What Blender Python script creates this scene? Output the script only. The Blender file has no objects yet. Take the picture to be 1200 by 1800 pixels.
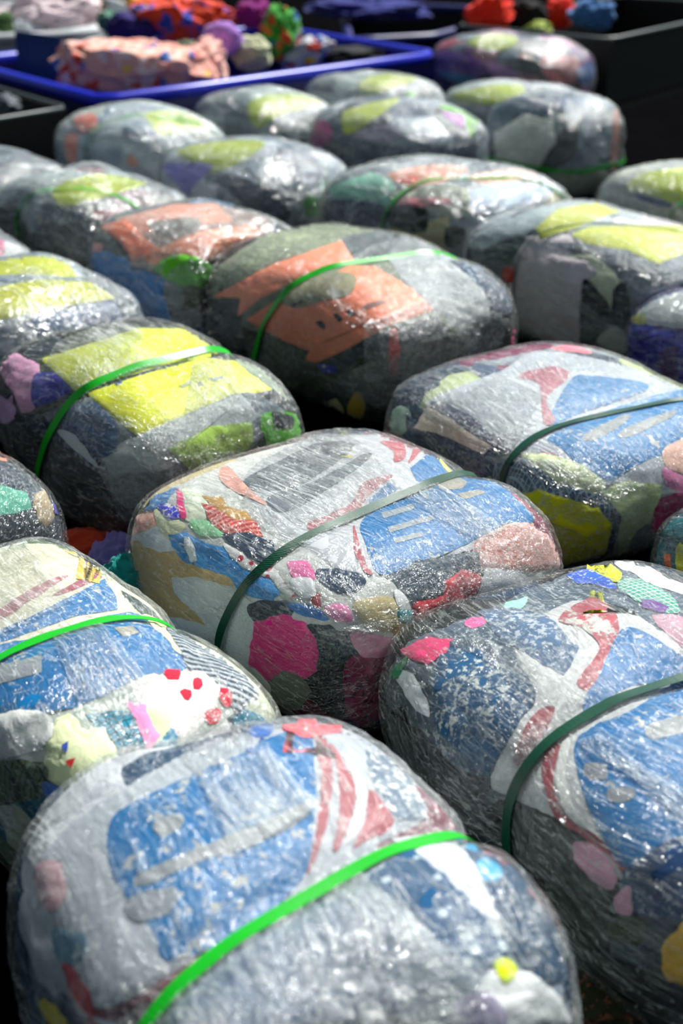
import bpy, math, random
import numpy as np
from mathutils import Vector, Matrix
from mathutils.bvhtree import BVHTree
from mathutils.geometry import delaunay_2d_cdt

random.seed(7)
C = bpy.context.scene.collection
S = bpy.context.scene

# ------------------------------------------------------------------ camera, light, exposure
CAM_H, FPX = 1.40, 2500.0                       # metres; focal length in pixels of a 1200x1800 frame
PITCH = math.atan(1190.0 / FPX)
cam_d = bpy.data.cameras.new('camera'); cam = bpy.data.objects.new('camera', cam_d); C.objects.link(cam)
cam.location = (0, 0, CAM_H); cam.rotation_euler = (math.pi / 2 - PITCH, 0, 0)
cam_d.sensor_fit = 'VERTICAL'; cam_d.sensor_height = 36.0; cam_d.lens = 36.0 * FPX / 1800.0
cam_d.dof.use_dof = True; cam_d.dof.focus_distance = 2.32; cam_d.dof.aperture_fstop = 3.0
cam_d.clip_end = 200
S.camera = cam

SUN_DIR = Vector((0.38, 0.45, 0.81)).normalized()  # towards the sun: high, behind and to the right
sun_d = bpy.data.lights.new('sun', 'SUN'); sun_d.energy = 4.6; sun_d.angle = math.radians(1.0); sun_d.color = (1.0, 0.985, 0.95)
sun = bpy.data.objects.new('sun', sun_d); C.objects.link(sun)
sun.rotation_euler = SUN_DIR.to_track_quat('Z', 'Y').to_euler()
w = bpy.data.worlds.new('world'); S.world = w; w.use_nodes = True
wn = w.node_tree; wn.nodes.clear()
o_ = wn.nodes.new('ShaderNodeOutputWorld'); b_ = wn.nodes.new('ShaderNodeBackground'); sk = wn.nodes.new('ShaderNodeTexSky')
sk.sky_type = 'NISHITA'; sk.sun_disc = False
sk.sun_elevation = math.asin(SUN_DIR.z); sk.sun_rotation = math.atan2(SUN_DIR.x, SUN_DIR.y)
sk.air_density = 1.0; sk.dust_density = 1.5
b_.inputs[1].default_value = 0.034
hs = wn.nodes.new('ShaderNodeHueSaturation'); hs.inputs['Saturation'].default_value = 0.45
wn.links.new(sk.outputs[0], hs.inputs['Color']); tint = wn.nodes.new('ShaderNodeMixRGB'); tint.blend_type = 'MULTIPLY'; tint.inputs[0].default_value = 1.0; tint.inputs[2].default_value = (.86, 1.0, .98, 1)
wn.links.new(hs.outputs[0], tint.inputs[1]); wn.links.new(tint.outputs[0], b_.inputs[0]); wn.links.new(b_.outputs[0], o_.inputs[0])
S.view_settings.view_transform = 'Standard'; S.view_settings.look = 'None'
S.view_settings.exposure = 0.66; S.view_settings.gamma = 1.0; S.view_settings.use_curve_mapping = False
S.cycles.max_bounces = 14; S.cycles.transparent_max_bounces = 24; S.cycles.sample_clamp_indirect = 4.0
S.cycles.use_denoising = True

# ------------------------------------------------------------------ node helpers
def lin(h):
    h = h.lstrip('#'); v = [int(h[i:i + 2], 16) / 255 for i in (0, 2, 4)]
    return tuple(c / 12.92 if c <= .04045 else ((c + .055) / 1.055) ** 2.4 for c in v) + (1,)

class NT:
    def __init__(s, name):
        s.m = bpy.data.materials.new(name); s.m.use_nodes = True; s.t = s.m.node_tree; s.t.nodes.clear()
        s.out = s.t.nodes.new('ShaderNodeOutputMaterial')
    def n(s, typ, ins=None, **props):
        nd = s.t.nodes.new('ShaderNode' + typ)
        for k, v in props.items(): setattr(nd, k, v)
        for k, v in (ins or {}).items():
            if isinstance(v, bpy.types.NodeSocket): s.t.links.new(v, nd.inputs[k])
            else: nd.inputs[k].default_value = v
        return nd
    def math(s, op, a, b=0.0, clamp=False):
        return s.n('Math', {0: a, 1: b}, operation=op, use_clamp=clamp).outputs[0]
    def ramp(s, fac, stops, interp='LINEAR'):
        r = s.n('ValToRGB', {0: fac}); cr = r.color_ramp; cr.interpolation = interp
        while len(cr.elements) < len(stops): cr.elements.new(0.5)
        for e, (p, c) in zip(cr.elements, stops): e.position = p; e.color = c if len(c) == 4 else tuple(c) + (1,)
        return r.outputs[0]
    def mixc(s, f, a, b, mode='MIX'):
        return s.n('MixRGB', {0: f, 1: a, 2: b}, blend_type=mode).outputs[0]
    def coords(s, scale=(1, 1, 1), rot=(0, 0, 0)):
        tc = s.n('TexCoord'); mp = s.n('Mapping', {'Vector': tc.outputs['Object'], 'Scale': scale, 'Rotation': rot})
        return mp.outputs[0]
    def noise(s, v, scale, detail=2.0, rough=.5, dist=0.0):
        return s.n('TexNoise', {'Vector': v, 'Scale': scale, 'Detail': detail, 'Roughness': rough, 'Distortion': dist}).outputs[0]

MATS = {}
FILM_MILK = .36   # how milky one pile of film layers is
def cloth(hexc, pat=None, second=None):
    """woven or knitted cotton: one dye, optional printed pattern"""
    key = ('cloth', hexc, pat, second)
    if key in MATS: return MATS[key]
    t = NT('cloth_' + hexc.strip('#')); v = t.coords()
    base = lin(hexc); sc = lin(second) if second else (.8, .8, .78, 1)
    col = t.mixc(t.ramp(t.noise(v, 9, 3), [(.35, (0, 0, 0)), (.7, (1, 1, 1))]), base, tuple(min(1, c * 1.25 + .01) for c in base[:3]) + (1,))
    if pat == 'dots':
        vo = t.n('TexVoronoi', {'Vector': v, 'Scale': 42.0, 'Randomness': .9})
        col = t.mixc(t.ramp(vo.outputs['Distance'], [(.22, (1, 1, 1)), (.27, (0, 0, 0))]), col, sc)
    elif pat == 'specks':
        n = t.noise(v, 95, 3, .65)
        m = t.noise(v, 8, 2)
        col = t.mixc(t.ramp(t.math('ADD', n, t.math('MULTIPLY', m, .35)), [(.72, (0, 0, 0)), (.78, (1, 1, 1))]), col, sc)
    elif pat == 'stripes':
        wv = t.n('TexWave', {'Vector': t.coords(rot=(0, 0, .6)), 'Scale': 26.0, 'Distortion': 2.5, 'Detail': 2.0})
        col = t.mixc(t.ramp(wv.outputs[1], [(.5, (0, 0, 0)), (.58, (1, 1, 1))]), col, sc)
    elif pat == 'check':
        a = t.n('TexWave', {'Vector': v, 'Scale': 30.0, 'Distortion': .4}, bands_direction='X').outputs[1]
        b = t.n('TexWave', {'Vector': v, 'Scale': 30.0, 'Distortion': .4}, bands_direction='Y').outputs[1]
        col = t.mixc(t.ramp(t.math('MAXIMUM', a, b), [(.86, (0, 0, 0)), (.93, (1, 1, 1))]), col, sc)
    elif pat == 'floral':
        vo = t.n('TexVoronoi', {'Vector': t.n('MixRGB', {0: .06, 1: v, 2: t.n('TexNoise', {'Vector': v, 'Scale': 14.0}).outputs[1]}).outputs[0], 'Scale': 24.0})
        m = t.ramp(vo.outputs['Color'], [(0, base), (.28, sc), (.42, base), (.6, lin('#d8452c')), (.68, base), (.82, lin('#3668b0')), (.9, lin('#e8c030'))], 'CONSTANT')
        col = m
    h = t.math('ADD', t.math('MULTIPLY', t.noise(v, 26, 3, .6, .8), 1.0), t.math('MULTIPLY', t.noise(v, 700, 1), .06))
    bp = t.n('Bump', {'Strength': .55, 'Distance': .006, 'Height': h})
    p = t.n('BsdfPrincipled', {'Base Color': col, 'Roughness': .85, 'Specular IOR Level': .2, 'Sheen Weight': .15, 'Normal': bp.outputs[0]})
    t.t.links.new(p.outputs[0], t.out.inputs[0]); MATS[key] = t.m; return t.m

def sheet(hexc, wear=.0, second='#b9bab4'):
    """smooth printed poly or paper sheet; wear lets the second colour through in rubbed flecks"""
    key = ('sheet', hexc, wear, second)
    if key in MATS: return MATS[key]
    t = NT('sheet_' + hexc.strip('#')); v = t.coords(); col = lin(hexc)
    if wear:
        n = t.math('ADD', t.math('MULTIPLY', t.noise(v, 60, 4, .7), .6), t.math('MULTIPLY', t.noise(v, 9, 2), .4))
        col = t.mixc(t.ramp(n, [(.60 - wear * .2, (0, 0, 0)), (.63 - wear * .2, (1, 1, 1))]), col, lin(second))
    bp = t.n('Bump', {'Strength': .4, 'Distance': .004, 'Height': t.noise(v, 30, 3, .5, 1.2)})
    p = t.n('BsdfPrincipled', {'Base Color': col, 'Roughness': .55, 'Specular IOR Level': .35, 'Normal': bp.outputs[0]})
    t.t.links.new(p.outputs[0], t.out.inputs[0]); MATS[key] = t.m; return t.m

def bundle_mat(name, pal, seed):
    """the packed clothes seen all round a bale: folded garments of several dyes"""
    t = NT(name); v = t.coords()
    off = t.n('VectorMath', {0: v, 1: (seed * 3.1, seed * 1.7, seed * .9)}, operation='ADD').outputs[0]
    wn_ = t.n('TexNoise', {'Vector': off, 'Scale': 7.0, 'Detail': 2.0}).outputs[1]
    wv = t.mixc(.12, off, wn_, 'ADD')
    vo = t.n('TexVoronoi', {'Vector': wv, 'Scale': 6.5})
    k = len(pal); col = t.ramp(t.n('SeparateColor', {0: vo.outputs['Color']}).outputs[0], [(i / k, lin(c)) for i, c in enumerate(pal)], 'CONSTANT')
    ve = t.n('TexVoronoi', {'Vector': wv, 'Scale': 6.5}, feature='DISTANCE_TO_EDGE')
    h = t.math('ADD', t.ramp(ve.outputs['Distance'], [(0, (0, 0, 0)), (.12, (1, 1, 1))]), t.math('MULTIPLY', t.noise(off, 24, 3, .6, .8), .7))
    bp = t.n('Bump', {'Strength': .7, 'Distance': .008, 'Height': h})
    p = t.n('BsdfPrincipled', {'Base Color': col, 'Roughness': .85, 'Specular IOR Level': .2, 'Normal': bp.outputs[0]})
    t.t.links.new(p.outputs[0], t.out.inputs[0]); return t.m

def film(name, haze, ang=0.0, seed=0.0, gloss=1.0, amp=1.0, fine=1.0):
    """clear stretch film in several layers: transparent, glossy, milky where layers pile up"""
    t = NT(name)
    tc = t.n('TexCoord').outputs['Object']
    sh = t.n('VectorMath', {0: tc, 1: (seed * 1.3, seed * .7, 0)}, operation='ADD').outputs[0]
    warp = t.n('TexNoise', {'Vector': sh, 'Scale': 3.0, 'Detail': 1.0}).outputs[1]
    wv = t.n('VectorMath', {0: t.mixc(.16, sh, warp, 'ADD'), 'Scale': fine}, operation='SCALE').outputs[0]
    def st(rot, sx, sy): return t.n('Mapping', {'Vector': wv, 'Rotation': (0, 0, rot), 'Scale': (sx, sy, sy)}).outputs[0]
    a = t.noise(st(ang, 9, 95), 1.0, 3, .6)            # long taut streaks
    b = t.noise(st(ang + .55, 14, 130), 1.0, 2, .6)    # crossing set
    c = t.noise(wv, 75, 3, .6, 1.0)                      # crinkles
    d = t.noise(wv, 16, 2, .5, .6)                       # broad dimples
    m = t.ramp(t.noise(sh, 4, 1), [(.4, (0, 0, 0)), (.6, (1, 1, 1))])
    g2 = t.noise(wv, 190, 2, .6, .6)                     # fine puckers
    h = t.math('ADD', t.math('MULTIPLY', t.mixc(m, a, b), .42), t.math('ADD', t.math('MULTIPLY', c, .34), t.math('MULTIPLY', d, 1.0)))
    h = t.math('ADD', h, t.math('MULTIPLY', g2, .10))
    bp = t.n('Bump', {'Strength': 1.0, 'Distance': .017 * amp, 'Height': h}).outputs[0]
    lw = t.n('LayerWeight', {'Blend': .42, 'Normal': bp}).outputs['Fresnel']
    rf = t.math('ADD', t.math('MULTIPLY', lw, .27 * gloss), .05 * gloss, True)
    g_a = t.n('BsdfGlossy', {'Color': (1, 1, 1, 1), 'Roughness': .085, 'Normal': bp}, distribution='GGX').outputs[0]
    g_b = t.n('BsdfGlossy', {'Color': (1, 1, 1, 1), 'Roughness': .19, 'Normal': bp}, distribution='GGX').outputs[0]
    gl = t.n('MixShader', {0: .5, 1: g_a, 2: g_b}).outputs[0]
    tr = t.n('BsdfTransparent', {'Color': (.97, .975, .975, 1)}).outputs[0]
    df = t.n('BsdfDiffuse', {'Color': (.84, .90, .885, 1), 'Normal': bp}).outputs[0]
    tl = t.n('BsdfTranslucent', {'Color': (.84, .90, .885, 1)}).outputs[0]
    mk = t.n('MixShader', {0: .25, 1: df, 2: tl}).outputs[0]
    hA = t.ramp(t.noise(st(ang, 5, 34), 1.0, 5, .62), [(.47, (0, 0, 0)), (.66, (1, 1, 1))])
    hB = t.ramp(t.noise(sh, 5, 2), [(.38, (0, 0, 0)), (.62, (1, 1, 1))])
    hz = t.math('ADD', t.math('MULTIPLY', hA, t.math('ADD', t.math('MULTIPLY', hB, .7), .3)), t.math('MULTIPLY', hB, .22))
    def thin(rot, sx, sy, wdt):                          # fine film stress lines, painted white to stand in for sun glints
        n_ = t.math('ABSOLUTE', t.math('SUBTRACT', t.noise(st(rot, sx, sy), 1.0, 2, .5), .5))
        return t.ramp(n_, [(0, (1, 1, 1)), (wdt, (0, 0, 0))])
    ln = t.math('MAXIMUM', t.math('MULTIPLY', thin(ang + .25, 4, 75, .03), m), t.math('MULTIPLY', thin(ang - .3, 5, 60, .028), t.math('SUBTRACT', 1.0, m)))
    glint_dash = t.math('MULTIPLY', t.ramp(t.noise(st(ang + .12, 26, 170), 1.0, 2, .5), [(.60, (0, 0, 0)), (.66, (1, 1, 1))]), t.math('ADD', t.math('MULTIPLY', t.ramp(t.noise(sh, 9, 1), [(.48, (0, 0, 0)), (.62, (1, 1, 1))]), .7), .03))  # short crinkle glints of the sun, painted as diffuse white dashes
    hz = t.math('MULTIPLY', t.math('ADD', hz, .01), haze * FILM_MILK)
    hz = t.math('ADD', hz, t.math('MULTIPLY', t.math('MAXIMUM', t.math('MULTIPLY', ln, .6), t.math('MULTIPLY', glint_dash, .5)), min(.8, .35 + haze * .8)), True)
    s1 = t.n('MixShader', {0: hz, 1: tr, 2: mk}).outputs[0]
    s2 = t.n('MixShader', {0: rf, 1: s1, 2: gl}).outputs[0]
    t.t.links.new(s2, t.out.inputs[0]); return t.m

def plastic(name, hexc, rough=.4, ribs=False):
    if name in MATS: return MATS[name]
    t = NT(name); v = t.coords()
    h = t.noise(v, 30, 3)
    if ribs: h = t.math('ADD', h, t.n('TexWave', {'Vector': t.coords(rot=(0, 0, .8)), 'Scale': 130.0}).outputs[1])
    bp = t.n('Bump', {'Strength': .35, 'Distance': .001, 'Height': h})
    col = t.mixc(t.noise(v, 14, 3), lin(hexc), tuple(c * .72 for c in lin(hexc)[:3]) + (1,))
    p = t.n('BsdfPrincipled', {'Base Color': col, 'Roughness': rough, 'Normal': bp.outputs[0]})
    t.t.links.new(p.outputs[0], t.out.inputs[0]); MATS[name] = t.m; return t.m

# ------------------------------------------------------------------ geometry helpers
def mesh_obj(name, V, F, mat, parent=None, smooth=True, world=None):
    me = bpy.data.meshes.new(name); me.from_pydata([tuple(v) for v in V], [], [tuple(int(i) for i in f) for f in F])
    if smooth: me.polygons.foreach_set('use_smooth', [True] * len(me.polygons))
    me.materials.append(mat); me.update()
    o = bpy.data.objects.new(name, me); C.objects.link(o)
    if parent is not None: o.parent = parent
    return o

def tag(o, label, cat, group=None, kind=None):
    if label: o['label'] = label
    if cat: o['category'] = cat
    if group: o['group'] = group
    if kind: o['kind'] = kind
    return o

def empty(name, loc, rz=0.0):
    o = bpy.data.objects.new(name, None); o.empty_display_size = .1; C.objects.link(o)
    o.location = loc; o.rotation_euler = (0, 0, rz); return o

def _hash(ix, iy, iz, s):
    h = (ix * 374761393 + iy * 668265263 + iz * 2147483647 + s * 1274126177) & 0xffffffff
    h = ((h ^ (h >> 13)) * 1274126177) & 0xffffffff
    return ((h ^ (h >> 16)) & 0xffffff) / float(0xffffff)
def vnoise(P, s=0):
    """value noise in -1..1 for an (n,3) array"""
    P = np.asarray(P, float); I = np.floor(P).astype(np.int64); f = P - I; f = f * f * (3 - 2 * f); r = 0
    for dx in (0, 1):
        for dy in (0, 1):
            for dz in (0, 1):
                wgt = (f[:, 0] if dx else 1 - f[:, 0]) * (f[:, 1] if dy else 1 - f[:, 1]) * (f[:, 2] if dz else 1 - f[:, 2])
                r = r + wgt * _hash(I[:, 0] + dx, I[:, 1] + dy, I[:, 2] + dz, s)
    return r * 2 - 1

_cs = {}
def cube_sphere(n):
    """unit directions and quads of a subdivided cube pushed onto a sphere"""
    if n in _cs: return _cs[n]
    g = np.tan(np.linspace(-1, 1, n + 1) * math.pi / 4); pts = []; quads = []; base = 0
    A, B = np.meshgrid(g, g, indexing='ij'); a = A.ravel(); b = B.ravel(); one = np.ones_like(a)
    for ax, sg in ((0, 1), (0, -1), (1, 1), (1, -1), (2, 1), (2, -1)):
        cols = [None] * 3; cols[ax] = one * sg; cols[(ax + 1) % 3] = a * (1 if sg > 0 else 1); cols[(ax + 2) % 3] = b * sg
        pts.append(np.stack(cols, 1))
        i, j = np.meshgrid(np.arange(n), np.arange(n), indexing='ij'); k = (i * (n + 1) + j).ravel() + base
        quads.append(np.stack([k, k + n + 1, k + n + 2, k + 1], 1)); base += (n + 1) ** 2
    P = np.concatenate(pts); Q = np.concatenate(quads)
    key = np.round(P * 1e6).astype(np.int64); _, first, inv = np.unique(key, axis=0, return_index=True, return_inverse=True)
    P = P[first]; Q = inv.reshape(-1)[Q]; P = P / np.linalg.norm(P, axis=1)[:, None]
    _cs[n] = (P, Q); return P, Q

cpi, spi = math.cos(PITCH), math.sin(PITCH)
def pix_dir(px, py):
    dx = (px - 600) / FPX; dv = -(py - 900) / FPX
    return Vector((dx, cpi + dv * spi, -spi + dv * cpi)).normalized()
CAMP = Vector((0, 0, CAM_H))
def on_plane(px, py, z):
    d = pix_dir(px, py); return CAMP + d * ((z - CAM_H) / d.z)

# ------------------------------------------------------------------ setting
def floor():
    t = NT('dark_tarmac'); v = t.coords()
    col = t.mixc(t.noise(v, 3, 4), (.002, .002, .0024, 1), (.004, .004, .005, 1))
    bp = t.n('Bump', {'Strength': .6, 'Distance': .004, 'Height': t.noise(v, 120, 3)})
    p = t.n('BsdfDiffuse', {'Color': col, 'Normal': bp.outputs[0]})
    t.t.links.new(p.outputs[0], t.out.inputs[0])
    V = [(-14, -3, 0), (14, -3, 0), (14, 30, 0), (-14, 30, 0), (-14, -3, -.1), (14, -3, -.1), (14, 30, -.1), (-14, 30, -.1)]
    o = mesh_obj('floor', V, [(0, 1, 2, 3), (7, 6, 5, 4), (0, 4, 5, 1), (1, 5, 6, 2), (2, 6, 7, 3), (3, 7, 4, 0)], t.m, smooth=False)
    o['kind'] = 'structure'
floor()

# ------------------------------------------------------------------ bales
PE, QE = 4.2, 3.0
BALES = {}   # key -> dict
def fshape(b, X):
    """how far out a world point lies in a bale's rounded block: 1 on the surface, grows linearly outwards"""
    d = X - b['c3']; cc, ss = math.cos(b['yaw']), math.sin(b['yaw'])
    x = d[:, 0] * cc + d[:, 1] * ss; y = -d[:, 0] * ss + d[:, 1] * cc
    return ((np.abs(x / b['a']) ** PE + np.abs(y / b['b']) ** PE) ** (QE / PE) + np.abs(d[:, 2] / b['c']) ** QE) ** (1 / QE)

def to_world(b, L):
    cc, ss = math.cos(b['yaw']), math.sin(b['yaw'])
    return np.stack([b['c3'][0] + L[:, 0] * cc - L[:, 1] * ss, b['c3'][1] + L[:, 0] * ss + L[:, 1] * cc, b['c3'][2] + L[:, 2]], 1)

def surface(b, D, inset, lumps=True, cinch=True):
    """bale surface along unit directions D (bale-local, about its centre)"""
    a, bb, c = b['a'], b['b'], b['c']
    r = ((np.abs(D[:, 0] / a) ** PE + np.abs(D[:, 1] / bb) ** PE) ** (QE / PE) + np.abs(D[:, 2] / c) ** QE) ** (-1 / QE)
    q = D * r[:, None]
    if lumps:
        s = b['seed']
        r = r * .988 + .014 * vnoise(q * 5 + s * 7.3, s) + .006 * vnoise(q * 12 + s * 3.1, s + 1)
        q = D * r[:, None]
    if cinch:
        for (p0, nrm, dep) in b['cinch']:
            dist = (q - p0) @ nrm
            r = r - dep * np.exp(-(dist / .045) ** 2)
        q = D * r[:, None]
    W_ = to_world(b, q); v = W_ - b['c3']
    fi = fshape(b, W_)
    s = np.ones(len(D))
    for o in b['near']:
        bad = fshape(o, b['c3'] + v * s[:, None]) < fi * s + .045
        if not bad.any(): continue
        lo = np.full(bad.sum(), .3); hi = s[bad].copy(); vb = v[bad]; fb = fi[bad]
        for _ in range(14):
            m = (lo + hi) / 2; ok = fshape(o, b['c3'] + vb * m[:, None]) >= fb * m + .045
            lo = np.where(ok, m, lo); hi = np.where(ok, hi, m)
        s[bad] = lo
    r = r * s - inset
    q = D * r[:, None]
    q[:, 2] = np.maximum(q[:, 2], -b['c3'][2] + .006 + inset * .6)
    return q

def resample(poly, step, smooth):
    P = [Vector(p) for p in poly]; n = len(P); out = []
    for i in range(n):
        p0, p1, p2, p3 = P[i - 1], P[i], P[(i + 1) % n], P[(i + 2) % n]
        k = max(1, int((p2 - p1).length / step))
        for j in range(k):
            t = j / k
            if smooth:
                out.append(.5 * ((2 * p1) + (p2 - p0) * t + (2 * p0 - 5 * p1 + 4 * p2 - p3) * t * t + (3 * p1 - p0 - 3 * p2 + p3) * t ** 3))
            else: out.append(p1.lerp(p2, t))
    return out

def patch(b, name, poly, mat, label=None, puff=.003, lift=.0006, smooth=True, on='body', ragged=1.2, wr=.0012, grow=0.0):
    """a piece lying on the bale: its outline is carried onto the bale surface and it follows that surface"""
    scale = b['ppm']; step = max(2.2, scale * .0062)
    if grow:
        ar = sum(poly[i - 1][0] * poly[i][1] - poly[i][0] * poly[i - 1][1] for i in range(len(poly))); sg = 1 if ar > 0 else -1; g = []
        for i, p in enumerate(poly):
            a_ = (Vector(p) - Vector(poly[i - 1])).normalized(); c_ = (Vector(poly[(i + 1) % len(poly)]) - Vector(p)).normalized()
            m_ = Vector((a_.y + c_.y, -a_.x - c_.x)); m_ = m_.normalized() if m_.length > .3 else Vector((a_.y, -a_.x))
            g.append(Vector(p) + m_ * sg * grow * scale / 1080)
        poly = g
    out = resample(poly, step, smooth)
    if ragged:
        sd = random.random() * 50
        nz = vnoise(np.array([(p.x * .09 + sd, p.y * .09, 0) for p in out]), 3); nz2 = vnoise(np.array([(p.x * .09 + sd, p.y * .09, 9) for p in out]), 4)
        f_ = ragged * scale / 1080
        out = [Vector((p.x + 1.8 * f_ * u, p.y + 1.8 * f_ * v_)) for p, u, v_ in zip(out, nz, nz2)]
    n = len(out); xs = [p.x for p in out]; ys = [p.y for p in out]
    pts = list(out); E0 = np.array([(p.x, p.y) for p in out]); E1 = np.roll(E0, -1, 0)
    gx = np.arange(min(xs), max(xs), step); gy = np.arange(min(ys), max(ys), step)
    if len(gx) and len(gy):
        G = np.array([(x + (step / 2 if j % 2 else 0), y) for j, y in enumerate(gy) for x in gx])
        ab = E1 - E0; aq = G[:, None] - E0[None]; tt = np.clip((aq * ab).sum(2) / np.maximum((ab ** 2).sum(1), 1e-9), 0, 1)
        dd = np.linalg.norm(aq - tt[..., None] * ab, axis=2).min(1)
        cr = ((E0[None, :, 1] > G[:, None, 1]) != (E1[None, :, 1] > G[:, None, 1])) & \
             (G[:, None, 0] < (E1[None, :, 0] - E0[None, :, 0]) * (G[:, None, 1] - E0[None, :, 1]) / (E1[None, :, 1] - E0[None, :, 1] + 1e-12) + E0[None, :, 0])
        ins = (cr.sum(1) % 2 == 1) & (dd > step * .45)
        pts += [Vector(g) for g in G[ins]]; dist = np.concatenate([np.zeros(n), dd[ins]])
    else: dist = np.zeros(n)
    vs, _, fs, ov, _, _ = delaunay_2d_cdt(pts, [(i, (i + 1) % n) for i in range(n)], [], 1, 1e-4)
    if not fs: return None
    dm = [dist[o[0]] if o and o[0] < len(dist) else 0.0 for o in ov]
    raw = b['bvh_film'] if on == 'film' else b['bvh_raw']; top = None if on == 'film' else b['bvh_body']
    inv = b['inv']; i3 = inv.to_3x3(); V = []; N = []; Hh = []
    oc = inv @ CAMP; c0 = Vector((0, 0, b['c3'][2] - b['z0']))
    for p in vs:
        d = (i3 @ pix_dir(p.x, p.y)).normalized()
        loc, nor, _, _ = raw.ray_cast(oc, d)
        if loc is None:
            q = oc + d * (c0 - oc).dot(d); loc, nor, _, _ = raw.find_nearest(q)
        if nor.dot(loc - c0) < 0: nor = -nor
        h = 0.0
        if top is not None:
            l2 = top.ray_cast(loc + nor * .03, -nor)[0]
            if l2 is not None: h = (l2 - loc).dot(nor)
        V.append(loc); N.append(nor); Hh.append(max(0.0, min(h, .012)))
    # drape: rest on the highest thing next to each point, then relax
    Hh = np.array(Hh); ei = set()
    for f in fs:
        for x, y in zip(f, f[1:] + f[:1]): ei.add((min(x, y), max(x, y)))
    ei = np.array(list(ei)); hm = Hh.copy()
    np.maximum.at(hm, ei[:, 0], Hh[ei[:, 1]]); np.maximum.at(hm, ei[:, 1], Hh[ei[:, 0]])
    cnt = np.zeros(len(hm)); np.add.at(cnt, ei[:, 0], 1); np.add.at(cnt, ei[:, 1], 1)
    sm_ = np.zeros(len(hm)); np.add.at(sm_, ei[:, 0], hm[ei[:, 1]]); np.add.at(sm_, ei[:, 1], hm[ei[:, 0]])
    hm = np.maximum(Hh, .5 * hm + .5 * sm_ / np.maximum(cnt, 1))
    Va = np.array(V); dm = np.array(dm) / scale
    e = 1 - np.exp(-(dm / .007))
    fold = (1 - np.abs(vnoise(Va * np.array([22, 60, 40]) + b['seed'], 11))) ** 2 * wr * e
    off = hm + lift + puff * e + fold - (0 if on == 'film' or puff < .001 else .0012 * (dm <= 0))
    if on == 'body': off = np.minimum(off, .0095 + .0003 * (len(b['cv']) % 7))
    Va = Va + np.array(N) * off[:, None]
    me_name = name
    F = [f[::-1] for f in fs]
    # make normals point outwards
    a0, a1, a2 = Va[[f[0] for f in F]], Va[[f[1] for f in F]], Va[[f[2] for f in F]]
    gn = np.cross(a1 - a0, a2 - a0); ctr = a0 - np.array(c0)
    if (gn * ctr).sum() < 0: F = [f[::-1] for f in F]
    o = mesh_obj(me_name, Va, F, mat, b['root'])
    if label: o['label'] = label
    if on == 'body':
        k = len(b['cv']); b['cv'] += [Vector(v) for v in Va]; b['cf'] += [tuple(i + k for i in f) for f in F]
        b['bvh_body'] = BVHTree.FromPolygons(b['cv'], b['cf'])
    return o

def hull2(pts):
    pts = sorted(set((round(x, 6), round(y, 6)) for x, y in pts))
    def half(ps):
        h = []
        for p in ps:
            while len(h) > 1 and (h[-1][0] - h[-2][0]) * (p[1] - h[-2][1]) - (h[-1][1] - h[-2][1]) * (p[0] - h[-2][0]) <= 0: h.pop()
            h.append(p)
        return h
    return half(pts)[:-1] + half(pts[::-1])[:-1]

def strap(b, width, mat, level=None, thick=.0011):
    """flat packing strap: a closed band pulled tight round the bale in one plane"""
    zc = b['c3'][2] - b['z0']
    if level is None:
        p0, nrm, _ = b['cinch'][0]; P0 = Vector(p0) + Vector((0, 0, zc)); nv = Vector(nrm)
        e1 = Vector((-nv.y, nv.x, 0)).normalized(); e2 = nv.cross(e1).normalized(); cen = Vector((0, 0, zc)); cen = cen + nv * (P0 - cen).dot(nv)
    else:
        nv = Vector((0, 0, 1)); e1 = Vector((1, 0, 0)); e2 = Vector((0, 1, 0)); cen = Vector((0, 0, level - b['z0']))
    pts = []
    for i in range(240):
        a = i / 240 * 2 * math.pi; d = e1 * math.cos(a) + e2 * math.sin(a)
        loc, _, _, _ = b['bvh_filmfine'].ray_cast(cen + d * 1.2, -d)
        if loc is not None: q = loc - cen; pts.append((q.dot(e1), q.dot(e2)))
    H = hull2(pts); R = []
    for i in range(len(H)):
        p, q = Vector(H[i]), Vector(H[(i + 1) % len(H)]); k = max(1, int((q - p).length / .012))
        for j in range(k): R.append(p.lerp(q, j / k))
    for _ in range(2): R = [(R[i - 1] + R[i] * 2 + R[(i + 1) % len(R)]) / 4 for i in range(len(R))]
    V = []; n = len(R)
    for i, p in enumerate(R):
        tn = (R[(i + 1) % n] - R[i - 1]).normalized(); no = Vector((tn.y, -tn.x))
        if no.dot(p) < 0: no = -no
        tw = .0007 * math.sin(i * .31)
        for (wd, hh) in ((-.5, .0036 + tw), (.5, .0036 - tw), (.5, .0036 - tw + thick), (-.5, .0036 + tw + thick)):
            q = p + no * hh; X = cen + e1 * q.x + e2 * q.y + nv * (wd * width)
            X.z = max(X.z, .0008 - b['z0']); V.append(X)
    F = []
    for i in range(n):
        j = (i + 1) % n
        for k in range(4): F.append((i * 4 + k, i * 4 + (k + 1) % 4, j * 4 + (k + 1) % 4, j * 4 + k))
    return mesh_obj('strap', V, F, mat, b['root'], smooth=False)

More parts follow.
